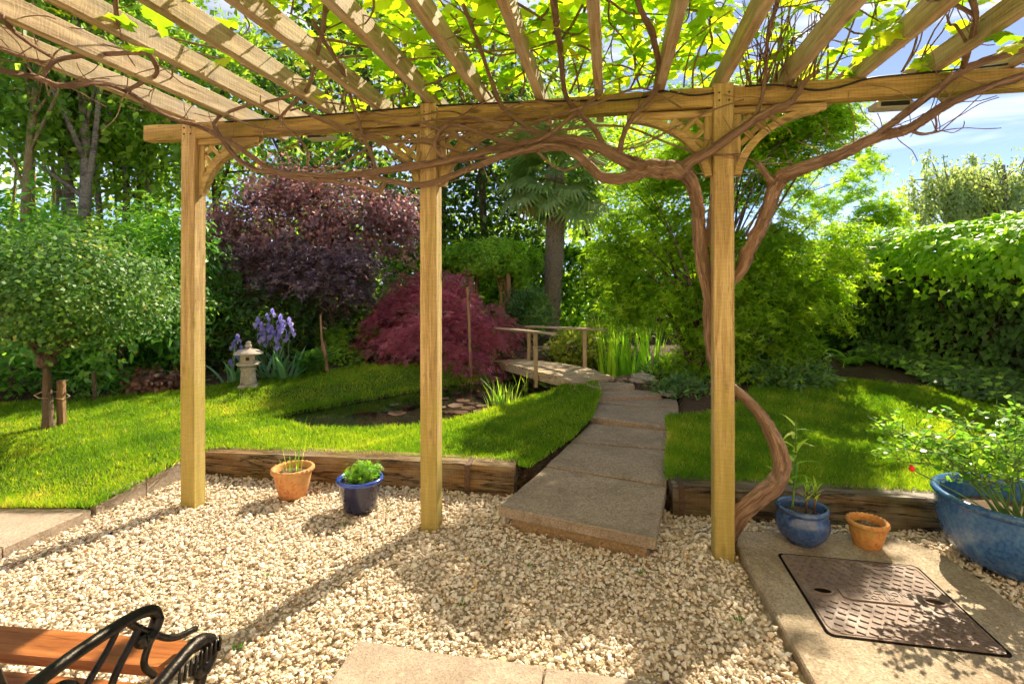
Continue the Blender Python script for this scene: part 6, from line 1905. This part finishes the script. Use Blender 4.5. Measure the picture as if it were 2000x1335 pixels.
instancer('gravel', np.stack([x, y, z], -1), np.stack([RNG.normal(0, .28, n), RNG.normal(0, .28, n), RNG.uniform(0, 6.28, n)], -1), np.stack([s, s, s], -1), rocks, 'cream limestone chippings covering the ground under the pergola')

# ------------------------------------------------------------------ grass
M['grass'] = leaf_mat('grass_blade', [(.0, (.034, .088, .006)), (.45, (.076, .145, .009)), (.8, (.138, .198, .013)), (1, (.27, .245, .06))], .42, (1.35, 1.25, .4), .5, .25)
def grass(label, polys, n, x0, x1, y0, y1, sub=None):
    x = RNG.uniform(x0, x1, n); y = y0 + (y1 - y0) * RNG.random(n) ** 1.25
    d = polys(x, y)
    ok = d < .03
    x, y, d = x[ok], y[ok], d[ok]
    edge = np.clip(1 + d / .10, 0, 1)
    z = height(x, y) + .010
    N_ = len(x)
    far = np.clip((y - 3) / 4, 0, 1)
    hgt = RNG.uniform(.018, .036, N_) * (1 + .5 * edge + .25 * np.clip(vnoise(x, y, 3.3, 6), -.5, 1)); w = (.0028 + .0028 * far) * RNG.uniform(.7, 1.3, N_)
    a = RNG.uniform(0, 6.283, N_); ln = RNG.uniform(.2, .9, N_); b = RNG.uniform(0, 6.283, N_)
    base = np.stack([x, y, z], -1)
    t = np.stack([np.cos(a), np.sin(a), np.zeros(N_)], -1) * w[:, None]
    tip = base + np.stack([np.cos(b) * ln * hgt, np.sin(b) * ln * hgt, hgt], -1)
    V = np.stack([base - t, base + t, tip], 1).reshape(-1, 3)
    F = np.arange(3 * N_).reshape(-1, 3)
    rnd = np.clip(.30 + .30 * RNG.random(N_) + .34 * vnoise(x, y, 1.4, 2) + .22 * vnoise(x, y, 5, 4) + (RNG.random(N_) < .06) * .5, 0, 1)
    o = link('grass', build_mesh('grass', V, F, M['grass'], False, {'rnd': np.repeat(rnd, 3)}))
    tag(o, label, 'grass', None, 'stuff')
grass('short mown grass blades of the lawn round the pond', lambda x, y: np.maximum(poly_sd(LAWN_L, x, y), -poly_sd(POND, x, y)), 330000, -6.3, 1.15, 3.05, 7.35)
grass('short mown grass blades of the lawn beside the ivy hedge', lambda x, y: poly_sd(LAWN_R, x, y), 210000, .95, 5.05, 2.75, 6.3)

# ------------------------------------------------------------------ litter and weeds
M['dry_leaf'] = leaf_mat('dry_leaf', [(.0, (.10, .055, .025)), (.5, (.20, .12, .05)), (1, (.30, .22, .09))], .1, (1, 1, 1))
n = 170
x = RNG.uniform(-2.6, 2.4, n); y = RNG.uniform(1.7, 3.6, n); ok = behind_front(x, y) < -.05
for q in FORBID[2:]: ok &= poly_sd(q, x, y) > .02
x, y = x[ok], y[ok]; n = len(x)
o = link('fallen_leaves', leaf_mesh('fallen_leaves', np.stack([x, y, np.full(n, .022)], -1), RNG.uniform(.014, .034, n), T_ROUND, M['dry_leaf'], RNG.normal(size=(n, 3)) * .35 + np.array((0, 0, 1.0))))
tag(o, 'scattered dry leaf litter on the gravel', 'leaf litter', None, 'stuff')
P_ = []; A_ = []
for k in range(20):
    cx_, cy_ = random.uniform(-1.6, 1.3), random.uniform(1.75, 3.2)
    if min(poly_sd(q, np.array([cx_]), np.array([cy_]))[0] for q in FORBID) < .02: continue
    for j in range(random.randint(4, 10)):
        P_.append((cx_ + random.gauss(0, .008), cy_ + random.gauss(0, .008), .006)); A_.append((random.gauss(0, .6), random.gauss(0, .6), 1))
P_ = np.array(P_); A_ = np.array(A_)
o = link('weeds', leaf_mesh('weeds', P_, RNG.uniform(.014, .03, len(P_)), T_LANCE, M['leaf_fern_dark'], RNG.normal(size=P_.shape) + np.array((0, -1, .3)), A_))
tag(o, 'tiny green weeds sprouting through the gravel', 'weeds', None, 'stuff')
